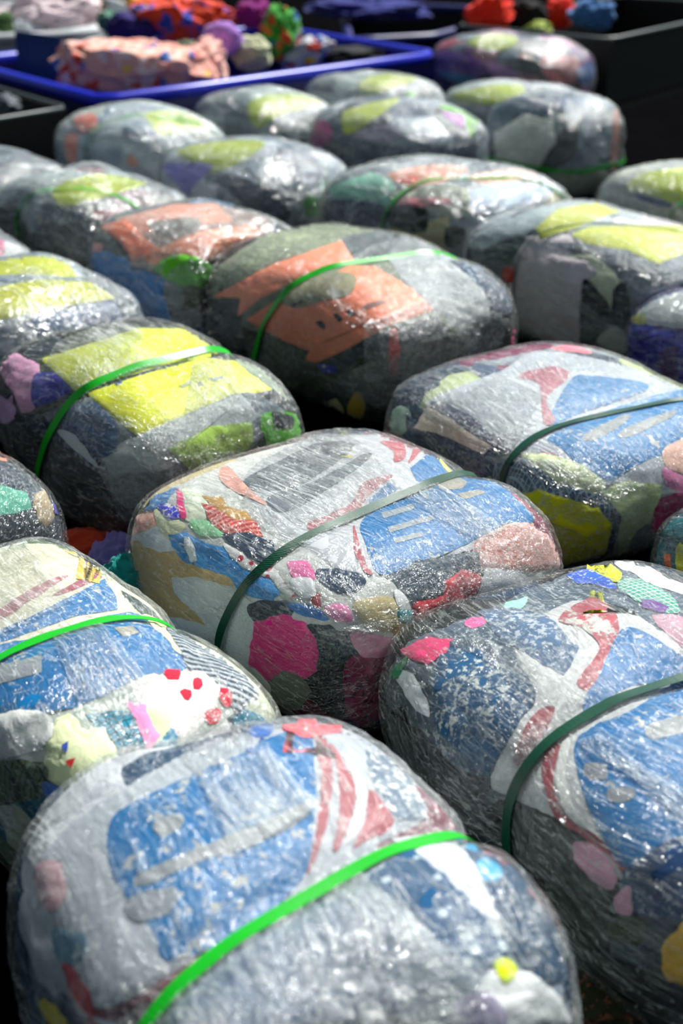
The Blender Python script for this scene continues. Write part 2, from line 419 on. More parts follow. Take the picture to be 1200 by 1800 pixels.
def make_bale(key, P, spec):
    b = BALES[key]
    near_px = P['n']
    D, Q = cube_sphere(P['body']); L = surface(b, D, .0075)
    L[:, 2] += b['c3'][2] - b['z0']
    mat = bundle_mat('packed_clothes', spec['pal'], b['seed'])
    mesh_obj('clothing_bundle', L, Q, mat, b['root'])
    b['cv'] = [Vector(v) for v in L]; b['cf'] = [tuple(int(i) for i in q) for q in Q]
    b['bvh_body'] = b['bvh_raw'] = BVHTree.FromPolygons(b['cv'], b['cf'])
    # film with real folds
    D, Q = cube_sphere(P['film']); F_ = surface(b, D, 0.0)
    s = b['seed']; q = F_
    ang = b['ang']; ca, sa = math.cos(ang), math.sin(ang)
    u = q[:, 0] * ca + q[:, 1] * sa; v = -q[:, 0] * sa + q[:, 1] * ca
    wp = vnoise(q * 5 + s, s + 5)
    f1 = (1 - np.abs(vnoise(np.stack([u * 6 + s, v * 46 + wp * 1.6, q[:, 2] * 34], 1), s + 6))) ** 3
    f2 = (1 - np.abs(vnoise(np.stack([(u + v) * 7, (u - v) * 30 + wp * 2, q[:, 2] * 26 + s], 1), s + 7))) ** 3
    amp = (f1 * .6 + f2 * .4) * .0042 - .001
    if not P['fine']: amp = amp * 1.5
    for (p0, nrm, dep) in b['cinch']: amp = amp * (1 - .92 * np.exp(-(((F_ - p0) @ nrm) / .022) ** 2))   # the strap presses the folds flat
    F_ = F_ + D * amp[:, None]
    F_[:, 2] = np.maximum(F_[:, 2], -b['c3'][2] + .004)
    F_[:, 2] += b['c3'][2] - b['z0']
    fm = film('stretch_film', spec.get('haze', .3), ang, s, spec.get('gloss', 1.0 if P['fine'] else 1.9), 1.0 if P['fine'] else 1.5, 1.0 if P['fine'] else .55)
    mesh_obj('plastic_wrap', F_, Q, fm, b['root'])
    D2, Q2 = cube_sphere(40); L2 = surface(b, D2, -.001); L2[:, 2] += b['c3'][2] - b['z0']
    b['bvh_film'] = BVHTree.FromPolygons([Vector(v) for v in L2], [tuple(int(i) for i in q) for q in Q2])
    b['bvh_filmfine'] = b['bvh_film']

def place_bale(key, p, seed, ang=1.0):
    cx, cy, yaw, a, bb, c, zb = p
    zb = max(zb, .0)
    b = dict(key=key, yaw=yaw, a=a, b=bb, c=c, c3=np.array([cx, cy, zb + c]), seed=seed, z0=0.0, cinch=[], near=[], ang=ang)
    b['root'] = empty('clothing_bale', (cx, cy, 0), yaw)
    b['inv'] = (Matrix.Translation((cx, cy, 0)) @ Matrix.Rotation(yaw, 4, 'Z')).inverted()
    b['ppm'] = FPX / (cy * cpi + (CAM_H - .33) * spi)
    BALES[key] = b; return b
# ------------------------------------------------------------------ every bale: block, look, and the pieces seen through its film
GRN, DGR = 'green', 'dark'
POS = {
 'A': (-0.075, 1.272, -1.078, 0.318, 0.277, 0.206, 0.003), 'B': (0.004, 2.317, -0.872, 0.347, 0.322, 0.182, 0.008),
 'C': (0.484, 1.687, -1.056, 0.465, 0.318, 0.175, 0.009), 'D': (-0.422, 1.829, -0.884, 0.396, 0.211, 0.187, 0.006),
 'E': (-0.846, 2.486, -0.859, 0.316, 0.240, 0.173, 0.010), 'F': (-0.434, 2.933, -0.934, 0.369, 0.255, 0.200, 0.011),
 'G': (0.032, 3.709, -0.923, 0.455, 0.289, 0.207, 0.012), 'H': (0.485, 2.890, -1.035, 0.365, 0.320, 0.168, 0.012),
 'I': (0.753, 4.029, -0.889, 0.420, 0.245, 0.206, 0.012), 'J': (1.053, 3.448, -0.874, 0.320, 0.237, 0.173, 0.012),
 'K': (0.346, 4.743, -0.756, 0.395, 0.307, 0.205, 0.012), 'L': (-0.425, 4.155, -0.823, 0.325, 0.262, 0.199, 0.011),
 'M': (-0.825, 3.617, -0.925, 0.318, 0.244, 0.188, 0.007), 'N': (-0.817, 4.668, -0.812, 0.341, 0.251, 0.198, 0.010),
 'O': (-1.180, 4.150, -0.919, 0.290, 0.220, 0.173, 0.010), 'P': (-0.809, 5.815, -0.793, 0.340, 0.260, 0.205, 0.010),
 'Q': (-0.316, 5.177, -0.811, 0.342, 0.273, 0.200, 0.010), 'R': (-0.350, 6.524, -0.820, 0.327, 0.249, 0.176, 0.020),
 'S': (0.229, 6.031, -0.808, 0.368, 0.273, 0.200, 0.010), 'T': (0.159, 7.003, -0.809, 0.331, 0.251, 0.180, 0.020),
 'U': (0.794, 6.700, -0.851, 0.321, 0.241, 0.180, 0.020), 'V': (0.901, 6.108, -0.818, 0.270, 0.223, 0.212, 0.009),
 'W': (0.918, 7.986, -0.728, 0.430, 0.290, 0.211, 0.015), 'X': (1.234, 4.978, -0.858, 0.320, 0.238, 0.174, 0.012),
 'Y': (-1.273, 5.260, -0.860, 0.320, 0.240, 0.171, 0.005), 'Z': (0.900, 2.300, -0.900, 0.310, 0.235, 0.150, 0.005),
}
# per bale: label, palette of the packed clothes, film haze, streak direction, strap (colour, width, two pixels on it)
# pieces: (name, kind, colour, outline in pixels of the 1200x1800 frame, options)
G_, S_, K_ = 'garment', 'paper_sheet', 'print'
SPEC = {}
SPEC['A'] = dict(label='nearest bale, blue sheet on top, broad bright green strap, folded film on its front',
 pal=['#5d7186', '#22486a', '#aab4bd', '#173a55', '#8f99a6', '#7a4a58', '#c8cdd2'], haze=.55, ang=1.25, strap=(GRN, .017, (300, 1718), (735, 1458)), pieces=[
 (G_, 'cloth', '#8b9aa8', [(620,1520),(740,1470),(820,1480),(900,1560),(980,1720),(1000,1790),(820,1830),(640,1760)], ''),
 ('printed_sheet', 'sheet', '#b4bcc4', [(30,1600),(75,1500),(160,1420),(300,1335),(420,1280),(560,1262),(660,1300),(730,1380),(748,1440),(640,1500),(300,1715),(180,1775),(100,1740),(50,1680)], ''),
 ('print', 'sheet', '#0070ac', [(200,1440),(275,1395),(350,1360),(450,1315),(475,1300),(540,1287),(553,1350),(552,1440),(530,1545),(430,1640),(300,1690),(270,1640),(225,1580),(195,1520)], 'w.2'),
 (K_, 'sheet', '#92989c', [(240,1545),(350,1495),(450,1455),(530,1420),(540,1440),(450,1490),(350,1520),(260,1560)], ''),
 (K_, 'sheet', '#8f979f', [(225,1585),(310,1565),(300,1610),(235,1620)], ''),
 (K_, 'sheet', '#92989c', [(270,1450),(320,1435),(320,1460),(280,1470)], ''),
 (K_, 'sheet', '#a8545f', [(556,1300),(572,1300),(584,1365),(574,1450),(549,1520),(537,1540),(554,1460),(564,1380)], ''),
 (K_, 'sheet', '#b0606a', [(578,1310),(604,1345),(626,1400),(604,1475),(585,1500),(596,1420),(592,1360)], ''),
 (K_, 'sheet', '#a85560', [(650,1390),(690,1450),(640,1480),(618,1492),(640,1440)], ''),
 (K_, 'sheet', '#dfe3e2', [(604,1330),(620,1350),(645,1400),(630,1455),(606,1485),(626,1410)], ''),
 (G_, 'cloth', '#e0606c', [(500,1275),(550,1258),(605,1262),(600,1285),(530,1295)], '', 'coral garment'),
 (G_, 'cloth', '#2f6cb8', [(435,1275),(475,1278),(470,1293),(440,1293)], ''),
 (G_, 'cloth', '#5f7488', [(640,1325),(700,1345),(740,1410),(748,1438),(700,1445),(662,1390)], 'specks'),
 (G_, 'cloth', '#d0a8b0', [(70,1525),(110,1525),(110,1590),(80,1590)], ''),
 (G_, 'cloth', '#4f7f98', [(100,1635),(150,1645),(150,1680),(120,1695),(100,1665)], ''),
 (G_, 'cloth', '#a02038', [(115,1705),(130,1700),(160,1755),(165,1785),(145,1765)], '', 'dark red garment'),
 (G_, 'cloth', '#14405a', [(25,1745),(65,1745),(95,1795),(40,1800)], ''),
 (G_, 'cloth', '#e0c818', [(75,1765),(90,1765),(120,1805),(100,1805)], '', 'yellow garment'),
 (G_, 'cloth', '#c8ced4', [(690,1475),(780,1470),(825,1500),(870,1600),(890,1650),(850,1620),(800,1570),(750,1520)], '', 'pale grey garment'),
 (G_, 'cloth', '#134468', [(800,1480),(850,1485),(950,1625),(1000,1720),(960,1730),(890,1670),(870,1600),(840,1525)], 'check#0e3450'),
 (G_, 'cloth', '#0e4e78', [(650,1550),(712,1492),(780,1550),(800,1570),(820,1585),(892,1672),(850,1708),(840,1712),(800,1680),(720,1600)], 'dots#c6d6dc', 'teal blue garment with pale stars'),
 (G_, 'cloth', '#1f95c0', [(785,1467),(820,1472),(835,1500),(810,1487)], ''),
 (G_, 'cloth', '#1f95c0', [(840,1520),(870,1530),(870,1552),(850,1552)], '', 'turquoise garment'),
 (G_, 'cloth', '#e4e9ea', [(840,1730),(870,1705),(925,1712),(965,1740),(1005,1800),(950,1840),(850,1830),(825,1770)], 'P', 'white fluffy garment'),
 (G_, 'cloth', '#cfe010', [(865,1697),(885,1687),(902,1705),(882,1727)], '', 'lime garment'),
 (G_, 'cloth', '#6c7f98', [(380,1690),(600,1570),(700,1640),(700,1780),(420,1810),(260,1800)], ''),
 (G_, 'cloth', '#a9a0bc', [(790,1770),(850,1750),(880,1800),(810,1815)], ''),
 ('film', .75, .9, [(350,1362),(320,1320),(420,1265),(470,1310),(555,1420),(500,1455),(415,1502),(370,1412)], ''),
 ('film', .95, .5, [(612,1512),(850,1722),(930,1830),(150,1830),(300,1738),(450,1625)], '')])
SPEC['B'] = dict(label='middle bale with dark green strap, magenta front corner and blue sheet on top',
 pal=['#0c1420', '#6d1035', '#c9bb90', '#2e4a6a', '#d8d8d4', '#1a2026', '#8a3a50', '#3f5a48'], haze=.42, ang=1.4, strap=(DGR, .0155, (370, 1085), (470, 985), (760, 848)), pieces=[
 (G_, 'cloth', '#c2c5c2', [(243,925),(300,862),(400,818),(470,803),(520,900),(640,1000),(700,1030),(720,1130),(620,1110),(450,1085),(330,990)], ''),
 ('printed_sheet', 'sheet', '#b9bdc2', [(425,850),(470,803),(560,760),(620,752),(700,770),(765,800),(800,835),(880,855),(930,900),(940,915),(870,930),(835,965),(730,990),(670,1015),(600,1010),(550,975),(500,950),(450,900)], ''),
 (K_, 'sheet', '#56616c', [(427,850),(473,823),(553,783),(617,780),(612,800),(520,858),(440,866)], ''),
 (K_, 'sheet', '#5d6872', [(470,880),(560,845),(640,800),(650,808),(580,860),(500,905)], ''),
 (K_, 'sheet', '#d9a294', [(398,820),(433,858),(470,893),(433,876),(407,863),(385,840)], ''),
 (K_, 'sheet', '#0070ac', [(720,825),(753,798),(797,830),(733,850)], 's'),
 (K_, 'sheet', '#0070ac', [(647,880),(683,850),(697,863),(650,892)], 's'),
 (K_, 'sheet', '#0070ac', [(637,917),(700,876),(760,853),(807,837),(860,847),(900,873),(937,917),(893,920),(877,927),(840,947),(787,973),(727,993),(683,1010),(660,1007),(643,963)], 'w.18'),
 (K_, 'sheet', '#98968c', [(768,853),(780,845),(805,843),(820,850),(812,861),(790,865),(772,861)], ''),
 (K_, 'sheet', '#98968c', [(803,872),(840,864),(853,870),(815,881)], 's'),
 (K_, 'sheet', '#8f9aa2', [(670,905),(727,890),(729,898),(675,915)], 's'),
 (K_, 'sheet', '#8f9aa2', [(680,930),(760,908),(763,916),(684,940)], 's'),
 (K_, 'sheet', '#8f9aa2', [(690,950),(740,938),(742,946),(694,958)], 's'),
 (K_, 'sheet', '#a85560', [(540,925),(580,905),(617,885),(640,850),(690,838),(650,872),(625,903),(560,940)], ''),
 (K_, 'sheet', '#a85560', [(622,925),(632,960),(645,1000),(655,1012),(640,1010),(622,970)], ''),
 (K_, 'sheet', '#b0505c', [(667,779),(707,782),(712,805),(693,815),(690,795)], ''),
 (K_, 'sheet', '#b0505c', [(727,789),(738,795),(717,819),(722,803)], ''),
 (K_, 'sheet', '#e0dc30', [(597,754),(617,754),(613,763),(600,763)], ''),
 (K_, 'sheet', '#ddd870', [(767,803),(790,827),(800,837),(794,838),(778,823)], ''),
 (G_, 'cloth', '#d3dae0', [(252,1050),(297,1005),(400,1025),(448,1065),(452,1110),(443,1180),(360,1132),(290,1095)], '', 'white ribbed garment'),
 (G_, 'cloth', '#c4a873', [(232,952),(277,960),(330,985),(370,996),(407,1015),(422,1032),(387,1023),(347,1012),(300,1012),(305,1045),(332,1067),(362,1096),(303,1079),(285,1083),(257,1050),(239,1000)], '', 'beige garment'),
 (G_, 'cloth', '#d5dbe0', [(238,937),(277,923),(307,947),(313,963),(283,970),(253,957)], ''),
 (G_, 'cloth', '#efb8a8', [(234,915),(270,902),(285,917),(260,930),(238,935)], ''),
 (G_, 'cloth', '#cfd3b0', [(275,897),(297,903),(327,927),(320,940),(300,947),(283,927)], ''),
 (G_, 'cloth', '#2777b0', [(246,893),(267,873),(303,863),(313,862),(293,883),(267,897)], ''),
 (G_, 'cloth', '#d5ddc8', [(323,863),(360,877),(367,910),(333,917),(327,890)], ''),
 (G_, 'cloth', '#2a2fc0', [(283,890),(303,893),(321,910),(303,913),(287,900)], 'specks'),
 (G_, 'cloth', '#e0307f', [(313,862),(321,870),(321,890),(329,911),(322,913),(314,890)], ''),
 (G_, 'cloth', '#8fcf9f', [(340,917),(377,923),(392,941),(363,943),(343,933)], ''),
 (G_, 'cloth', '#b8914a', [(357,873),(390,880),(400,893),(433,907),(449,918),(407,917),(387,903),(373,887)], ''),
 (G_, 'cloth', '#b03a40', [(358,889),(377,897),(407,917),(450,920),(461,944),(407,941),(383,927),(367,910)], 'stripes#d88a78', 'red striped garment'),
 (G_, 'cloth', '#2e8ccf', [(302,943),(330,940),(360,957),(393,967),(433,997),(473,1017),(492,1040),(480,1058),(450,1050),(420,1030),(407,1013),(360,997),(327,987),(307,960)], '', 'sky blue garment'),
 (G_, 'cloth', '#d8dee2', [(330,946),(337,950),(350,985),(342,987),(333,965)], ''),
 (G_, 'cloth', '#dcdcdc', [(397,960),(420,960),(450,987),(487,1007),(520,1050),(507,1050),(480,1017),(433,1000),(407,980)], 'dots#c8304a'),
 (G_, 'cloth', '#14243c', [(393,943),(433,940),(479,957),(485,972),(453,992),(433,973),(407,957)], 'stripes#24405c'),
 (G_, 'cloth', '#e070a8', [(507,990),(540,993),(552,1018),(530,1024),(513,1007)], ''),
 (G_, 'cloth', '#b23a4a', [(548,1043),(560,1048),(563,1065),(553,1062)], ''),
 (G_, 'cloth', '#dfe2e6', [(513,1023),(547,1023),(553,1047),(530,1050)], ''),
 (G_, 'cloth', '#2a3f58', [(560,1005),(620,1010),(640,1030),(600,1045),(565,1025)], ''),
 (G_, 'cloth', '#c9bb8c', [(625,1060),(687,1052),(702,1085),(680,1106),(637,1092)], '', 'cream garment'),
 (G_, 'cloth', '#14243c', [(443,1063),(503,1060),(512,1080),(453,1091)], ''),
 (G_, 'cloth', '#2474c0', [(507,1063),(553,1070),(577,1090),(540,1083)], ''),
 (G_, 'cloth', '#e58ab8', [(573,1067),(607,1067),(617,1090),(587,1088)], ''),
 (G_, 'cloth', '#0d2038', [(535,1098),(577,1100),(617,1133),(630,1152),(617,1175),(552,1172),(556,1125)], 'check#2f4a44'),
 (G_, 'cloth', '#05070a', [(553,1172),(619,1172),(612,1262),(535,1220),(528,1190)], ''),
 (G_, 'cloth', '#f0108c', [(448,1092),(500,1082),(537,1097),(557,1127),(556,1174),(533,1192),(500,1184),(477,1199),(440,1172)], 'P', 'magenta garment'),
 (G_, 'cloth', '#6a6a5e', [(477,1197),(500,1178),(533,1190),(546,1213),(520,1246),(478,1246)], '', 'grey crumpled garment'),
 (G_, 'cloth', '#8a1048', [(614,1160),(685,1160),(672,1202),(655,1275),(610,1250)], 'specks#3a0a20'),
 (G_, 'cloth', '#d08aa4', [(620,1112),(687,1123),(695,1145),(637,1152)], ''),
 (G_, 'cloth', '#e8ecec', [(693,1040),(723,1047),(723,1072),(703,1072)], 's'),
 (G_, 'cloth', '#2f9aa0', [(697,1072),(733,1079),(735,1104),(707,1098)], 'floral#d050a0'),
 (G_, 'cloth', '#b8985a', [(688,1104),(713,1098),(722,1118),(703,1122)], ''),
 (G_, 'cloth', '#3c4a56', [(683,1015),(733,989),(833,970),(842,993),(787,1017),(782,1052),(725,1062)], 'check#5a6873'),
 (G_, 'cloth', '#c83e4a', [(725,1062),(780,1050),(782,1023),(813,1002),(843,1013),(849,1030),(817,1057),(787,1083),(743,1125),(728,1115)], 'P', 'red garment'),
 (G_, 'cloth', '#f08060', [(716,1095),(728,1100),(727,1113),(718,1111)], ''),
 (G_, 'cloth', '#e0e4e8', [(855,1000),(985,985),(986,1000),(940,1025),(850,1075),(835,1050)], ''),
 (G_, 'cloth', '#dcb0aa', [(833,957),(887,927),(927,920),(963,943),(982,973),(987,999),(937,1003),(850,999)], 'specks#d07868P', 'pale pink garment'),
 ('film', .5, .7, [(425,880),(470,802),(560,752),(612,748),(720,860),(560,950),(500,975)], ''),
 ('film', .55, .3, [(722,852),(770,850),(888,928),(850,955),(700,873)], ''),
 ('film', .35, .4, [(840,952),(895,915),(965,935),(990,1000),(850,1078),(735,1132),(700,1130),(640,1150),(560,1110),(760,1075)], '')])
SPEC['C'] = dict(label='lower right bale with starry blue garment at its left end and dark green strap',
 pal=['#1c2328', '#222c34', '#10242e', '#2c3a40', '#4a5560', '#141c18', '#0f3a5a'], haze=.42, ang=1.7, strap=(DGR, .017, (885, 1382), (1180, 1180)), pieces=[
 (G_, 'cloth', '#46586a', [(690,1200),(720,1130),(830,1085),(1000,1010),(1060,985),(1200,1030),(1230,1160),(1000,1100),(900,1180),(860,1370),(780,1340)], 'specks#98a2a6'),
 (G_, 'cloth', '#4a5a66', [(659,1210),(700,1160),(760,1150),(790,1250),(800,1330),(742,1285),(690,1250)], 'specks#c4ccca'),
 (G_, 'cloth', '#20272e', [(659,1225),(696,1258),(742,1288),(778,1330),(833,1368),(868,1372),(850,1402),(787,1400),(719,1340),(668,1285)], 'specks#5a646a'),
 ('printed_sheet', 'sheet', '#c3c6c6', [(905,1130),(1000,1060),(1090,1070),(1160,1110),(1230,1160),(1240,1500),(1160,1560),(1105,1560),(1010,1460),(900,1405),(862,1372),(905,1275),(940,1225)], ''),
 (G_, 'cloth', '#0c4c74', [(776,1140),(833,1143),(897,1180),(936,1221),(907,1275),(858,1358),(801,1310),(768,1275),(768,1190)], 'specks#c2c8c4', 'blue garment with white stars'),
 (G_, 'cloth', '#e8eef0', [(700,1189),(728,1189),(760,1255),(742,1246)], ''),
 (G_, 'cloth', '#2f8a5a', [(691,1191),(719,1157),(714,1171),(702,1192)], ''),
 (G_, 'cloth', '#d8386f', [(710,1145),(751,1122),(794,1127),(783,1150),(755,1168),(723,1158)], '', 'deep pink garment'),
 (G_, 'cloth', '#d868a0', [(820,1095),(870,1081),(852,1095),(829,1104)], ''),
 (G_, 'cloth', '#9fd8c8', [(888,1063),(925,1056),(911,1072),(893,1074)], ''),
 (G_, 'cloth', '#4f6884', [(842,1079),(900,1074),(960,1090),(1014,1143),(991,1187),(943,1162),(870,1112)], 'specks#a8b2ba'),
 (K_, 'sheet', '#a84c58', [(980,1093),(1044,1056),(1087,1102),(1062,1189),(1044,1217),(1012,1203),(1053,1143),(1020,1108)], 'w.2'),
 (K_, 'sheet', '#a04450', [(938,1256),(975,1245),(948,1304),(905,1350),(911,1308)], ''),
 (K_, 'sheet', '#a84a56', [(960,1320),(985,1310),(975,1380),(1000,1440),(1050,1470),(1110,1530),(1105,1550),(1080,1515),(1025,1470),(980,1440),(958,1380)], 'w.15'),
 (K_, 'sheet', '#dfe2de', [(988,1310),(1004,1300),(996,1370),(1018,1430),(1060,1472),(1090,1505),(1048,1468),(1003,1438),(980,1380)], ''),
 (K_, 'sheet', '#0070ac', [(1026,1232),(1053,1189),(1090,1113),(1136,1118),(1230,1180),(1230,1195),(1108,1209),(1035,1255)], 'w.1'),
 (K_, 'sheet', '#0070ac', [(1012,1318),(1040,1282),(1100,1257),(1240,1200),(1240,1500),(1110,1527),(1060,1470),(1028,1400)], 'w.12'),
 (K_, 'sheet', '#8a9096', [(1030,1345),(1065,1350),(1067,1372),(1035,1370)], ''),
 (K_, 'sheet', '#8a9096', [(1070,1390),(1115,1390),(1112,1410),(1075,1412)], ''),
 (K_, 'sheet', '#9aa0a2', [(1140,1277),(1230,1260),(1230,1285),(1145,1302)], ''),
 (G_, 'cloth', '#0e1214', [(853,1425),(880,1408),(930,1425),(1015,1475),(1065,1560),(1062,1612),(920,1520),(853,1465)], 'specks#39403f', 'black knitted garment'),
 (G_, 'cloth', '#0d3660', [(1105,1530),(1230,1475),(1240,1600),(1110,1600)], 'specks#b8c4c8'),
 (G_, 'cloth', '#d8a0b8', [(1015,1480),(1050,1495),(1080,1535),(1072,1562),(1020,1517)], '', 'pale pink garment'),
 (G_, 'cloth', '#d8a0b8', [(1085,1580),(1110,1560),(1110,1607),(1090,1605)], ''),
 (G_, 'cloth', '#2c3818', [(1075,1615),(1130,1615),(1130,1655),(1080,1650)], ''),
 (G_, 'cloth', '#f0b814', [(1165,1675),(1190,1635),(1240,1600),(1250,1720),(1175,1722)], 'P', 'yellow garment'),
 (G_, 'cloth', '#2f9a80', [(1090,1026),(1136,1026),(1191,1067),(1172,1077),(1099,1044)], 'check#c8d0d0'),
 (G_, 'cloth', '#cdd020', [(1026,989),(1062,994),(1090,1012),(1076,1026),(1049,1008)], '', 'yellow garment at the back'),
 (G_, 'cloth', '#2a5cc0', [(998,1012),(1044,1012),(1081,1035),(1017,1026)], 'specks'),
 (G_, 'cloth', '#d8dcdc', [(1062,985),(1113,985),(1163,1017),(1122,1012)], 'dots#1c3050'),
 (G_, 'cloth', '#e4e6e6', [(1127,1012),(1200,1031),(1200,1044),(1136,1026)], ''),
 (G_, 'cloth', '#6a3a90', [(1127,1058),(1172,1072),(1165,1080),(1130,1068)], ''),
 (G_, 'cloth', '#b890a0', [(1150,1085),(1220,1100),(1220,1150),(1180,1125)], ''),
 ('film', .95, -.5, [(792,1127),(842,1120),(920,1155),(996,1198),(975,1246),(925,1219),(860,1165)], ''),
 ('film', .8, -.4, [(1017,1301),(1053,1290),(1154,1363),(1240,1420),(1240,1476),(1108,1365),(1030,1319)], ''),
 ('film', .7, .9, [(975,1250),(1000,1215),(1040,1225),(960,1290),(900,1370),(868,1370),(910,1300)], '')])
SPEC['D'] = dict(label='bale with bright green strap, blue sheet and white garment with red spots',
 pal=['#1f3a3a', '#2c3a4a', '#5a7050', '#c8ccb8', '#1f6f88', '#d8d8d4', '#30404a'], haze=.42, ang=1.45, strap=(GRN, .0165, (20, 1130), (150, 1083)), pieces=[
 (G_, 'cloth', '#aab4ac', [(-20,1240),(100,1230),(260,1190),(380,1190),(430,1240),(330,1310),(200,1370),(90,1390),(-20,1400)], ''),
 ('printed_sheet', 'sheet', '#d3d1b8', [(-20,975),(60,955),(130,962),(190,1005),(238,1068),(310,1120),(330,1160),(270,1195),(200,1215),(80,1262),(-40,1290)], ''),
 (K_, 'sheet', '#0070ac', [(-20,1118),(42,1092),(125,1051),(183,1020),(204,1053),(206,1074),(138,1084),(0,1132)], 'sw.1'),
 (K_, 'sheet', '#9a5060', [(92,1049),(167,1009),(179,1017),(125,1042)], ''),
 (K_, 'sheet', '#a86a74', [(0,1075),(70,1030),(120,1015),(60,1055),(0,1092)], ''),
 (K_, 'sheet', '#cfb850', [(112,970),(158,980),(179,1001),(175,1007),(146,986)], ''),
 (K_, 'sheet', '#0070ac', [(-30,1155),(83,1119),(200,1082),(250,1086),(292,1128),(329,1172),(267,1190),(233,1200),(150,1240),(60,1262),(-30,1288)], 'w.15'),
 (K_, 'sheet', '#a29f94', [(200,1109),(233,1105),(245,1117),(217,1124)], 's'),
 (K_, 'sheet', '#98a0a4', [(-20,1180),(75,1155),(75,1185),(-20,1212)], 's'),
 (G_, 'cloth', '#e2e2b4', [(250,1086),(271,1090),(321,1134),(317,1151),(288,1120)], ''),
 (G_, 'cloth', '#243444', [(283,1099),(317,1105),(375,1147),(438,1188),(452,1224),(417,1253),(388,1215),(333,1174)], 'stripes#a8b4bc', 'navy and white patterned garment'),
 (G_, 'cloth', '#5a7050', [(-30,1345),(80,1345),(86,1392),(-30,1415)], 'check#26332c'),
 (G_, 'cloth', '#1f7f98', [(150,1259),(233,1253),(252,1280),(252,1319),(200,1332),(180,1290)], 'check#18505e', 'teal garment'),
 (G_, 'cloth', '#182e30', [(200,1332),(252,1317),(262,1342),(208,1374)], 'check#3a5a58'),
 (G_, 'cloth', '#1f7fa0', [(296,1267),(309,1305),(275,1328),(268,1319)], ''),
 (G_, 'cloth', '#e8e0dc', [(225,1207),(292,1184),(358,1184),(389,1222),(369,1255),(319,1303),(296,1280),(248,1247)], 'P', 'white garment with red spots'),
 (G_, 'cloth', '#d8203c', [(290,1188),(310,1186),(309,1199),(295,1199)], ''), (G_, 'cloth', '#d8203c', [(340,1202),(351,1205),(348,1218),(341,1214)], ''),
 (G_, 'cloth', '#d8203c', [(314,1222),(331,1222),(328,1233)], ''), (G_, 'cloth', '#c81c34', [(387,1217),(403,1222),(401,1241),(389,1237)], ''), (G_, 'cloth', '#c81c34', [(361,1257),(383,1250),(381,1269),(364,1271)], ''),
 (G_, 'cloth', '#cfe0b0', [(254,1251),(292,1247),(294,1280),(271,1307),(262,1276)], ''),
 (G_, 'cloth', '#e088b4', [(221,1234),(250,1245),(268,1286),(277,1297),(258,1324),(249,1288)], '', 'pink garment'),
 (G_, 'cloth', '#dbe4b4', [(98,1265),(125,1255),(150,1288),(183,1284),(206,1330),(202,1367),(125,1390),(90,1367),(81,1307)], 'P', 'pale yellow-green garment'),
 (G_, 'cloth', '#3050b0', [(115,1312),(122,1310),(120,1322)], ''), (G_, 'cloth', '#d83030', [(122,1340),(134,1336),(128,1348)], ''),
 (G_, 'cloth', '#2f70c8', [(87,1374),(113,1392),(101,1415),(83,1390)], ''),
 (G_, 'cloth', '#dde0dc', [(-20,1270),(70,1255),(95,1290),(60,1320),(-20,1325)], ''),
 ('film', .8, .2, [(87,1107),(167,1084),(208,1126),(262,1199),(212,1224),(133,1232),(115,1180)], ''),
 ('film', .6, .8, [(-20,980),(42,949),(133,1055),(87,1075),(-10,1120)], '')])
SPEC['E'] = dict(label='dark bale cut by the left edge, small orange and mint pieces showing',
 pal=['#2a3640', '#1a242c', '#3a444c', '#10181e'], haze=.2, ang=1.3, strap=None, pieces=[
 (G_, 'cloth', '#243442', [(-30,805),(35,815),(80,860),(60,885),(-30,850)], 'specks#5c7080'),
 (S_, 'sheet', '#f09068', [(-30,785),(5,785),(22,800),(24,812),(-30,810)], 's', 'orange paper sheet'),
 (G_, 'cloth', '#58ac94', [(-30,855),(30,865),(49,880),(45,896),(-30,902)], '', 'mint garment'),
 (G_, 'cloth', '#a89878', [(60,871),(75,865),(92,885),(95,910),(80,930),(65,912)], 'P', 'tan garment'),
 (G_, 'cloth', '#5048b0', [(80,858),(92,870),(100,903),(95,900),(88,878)], '')])
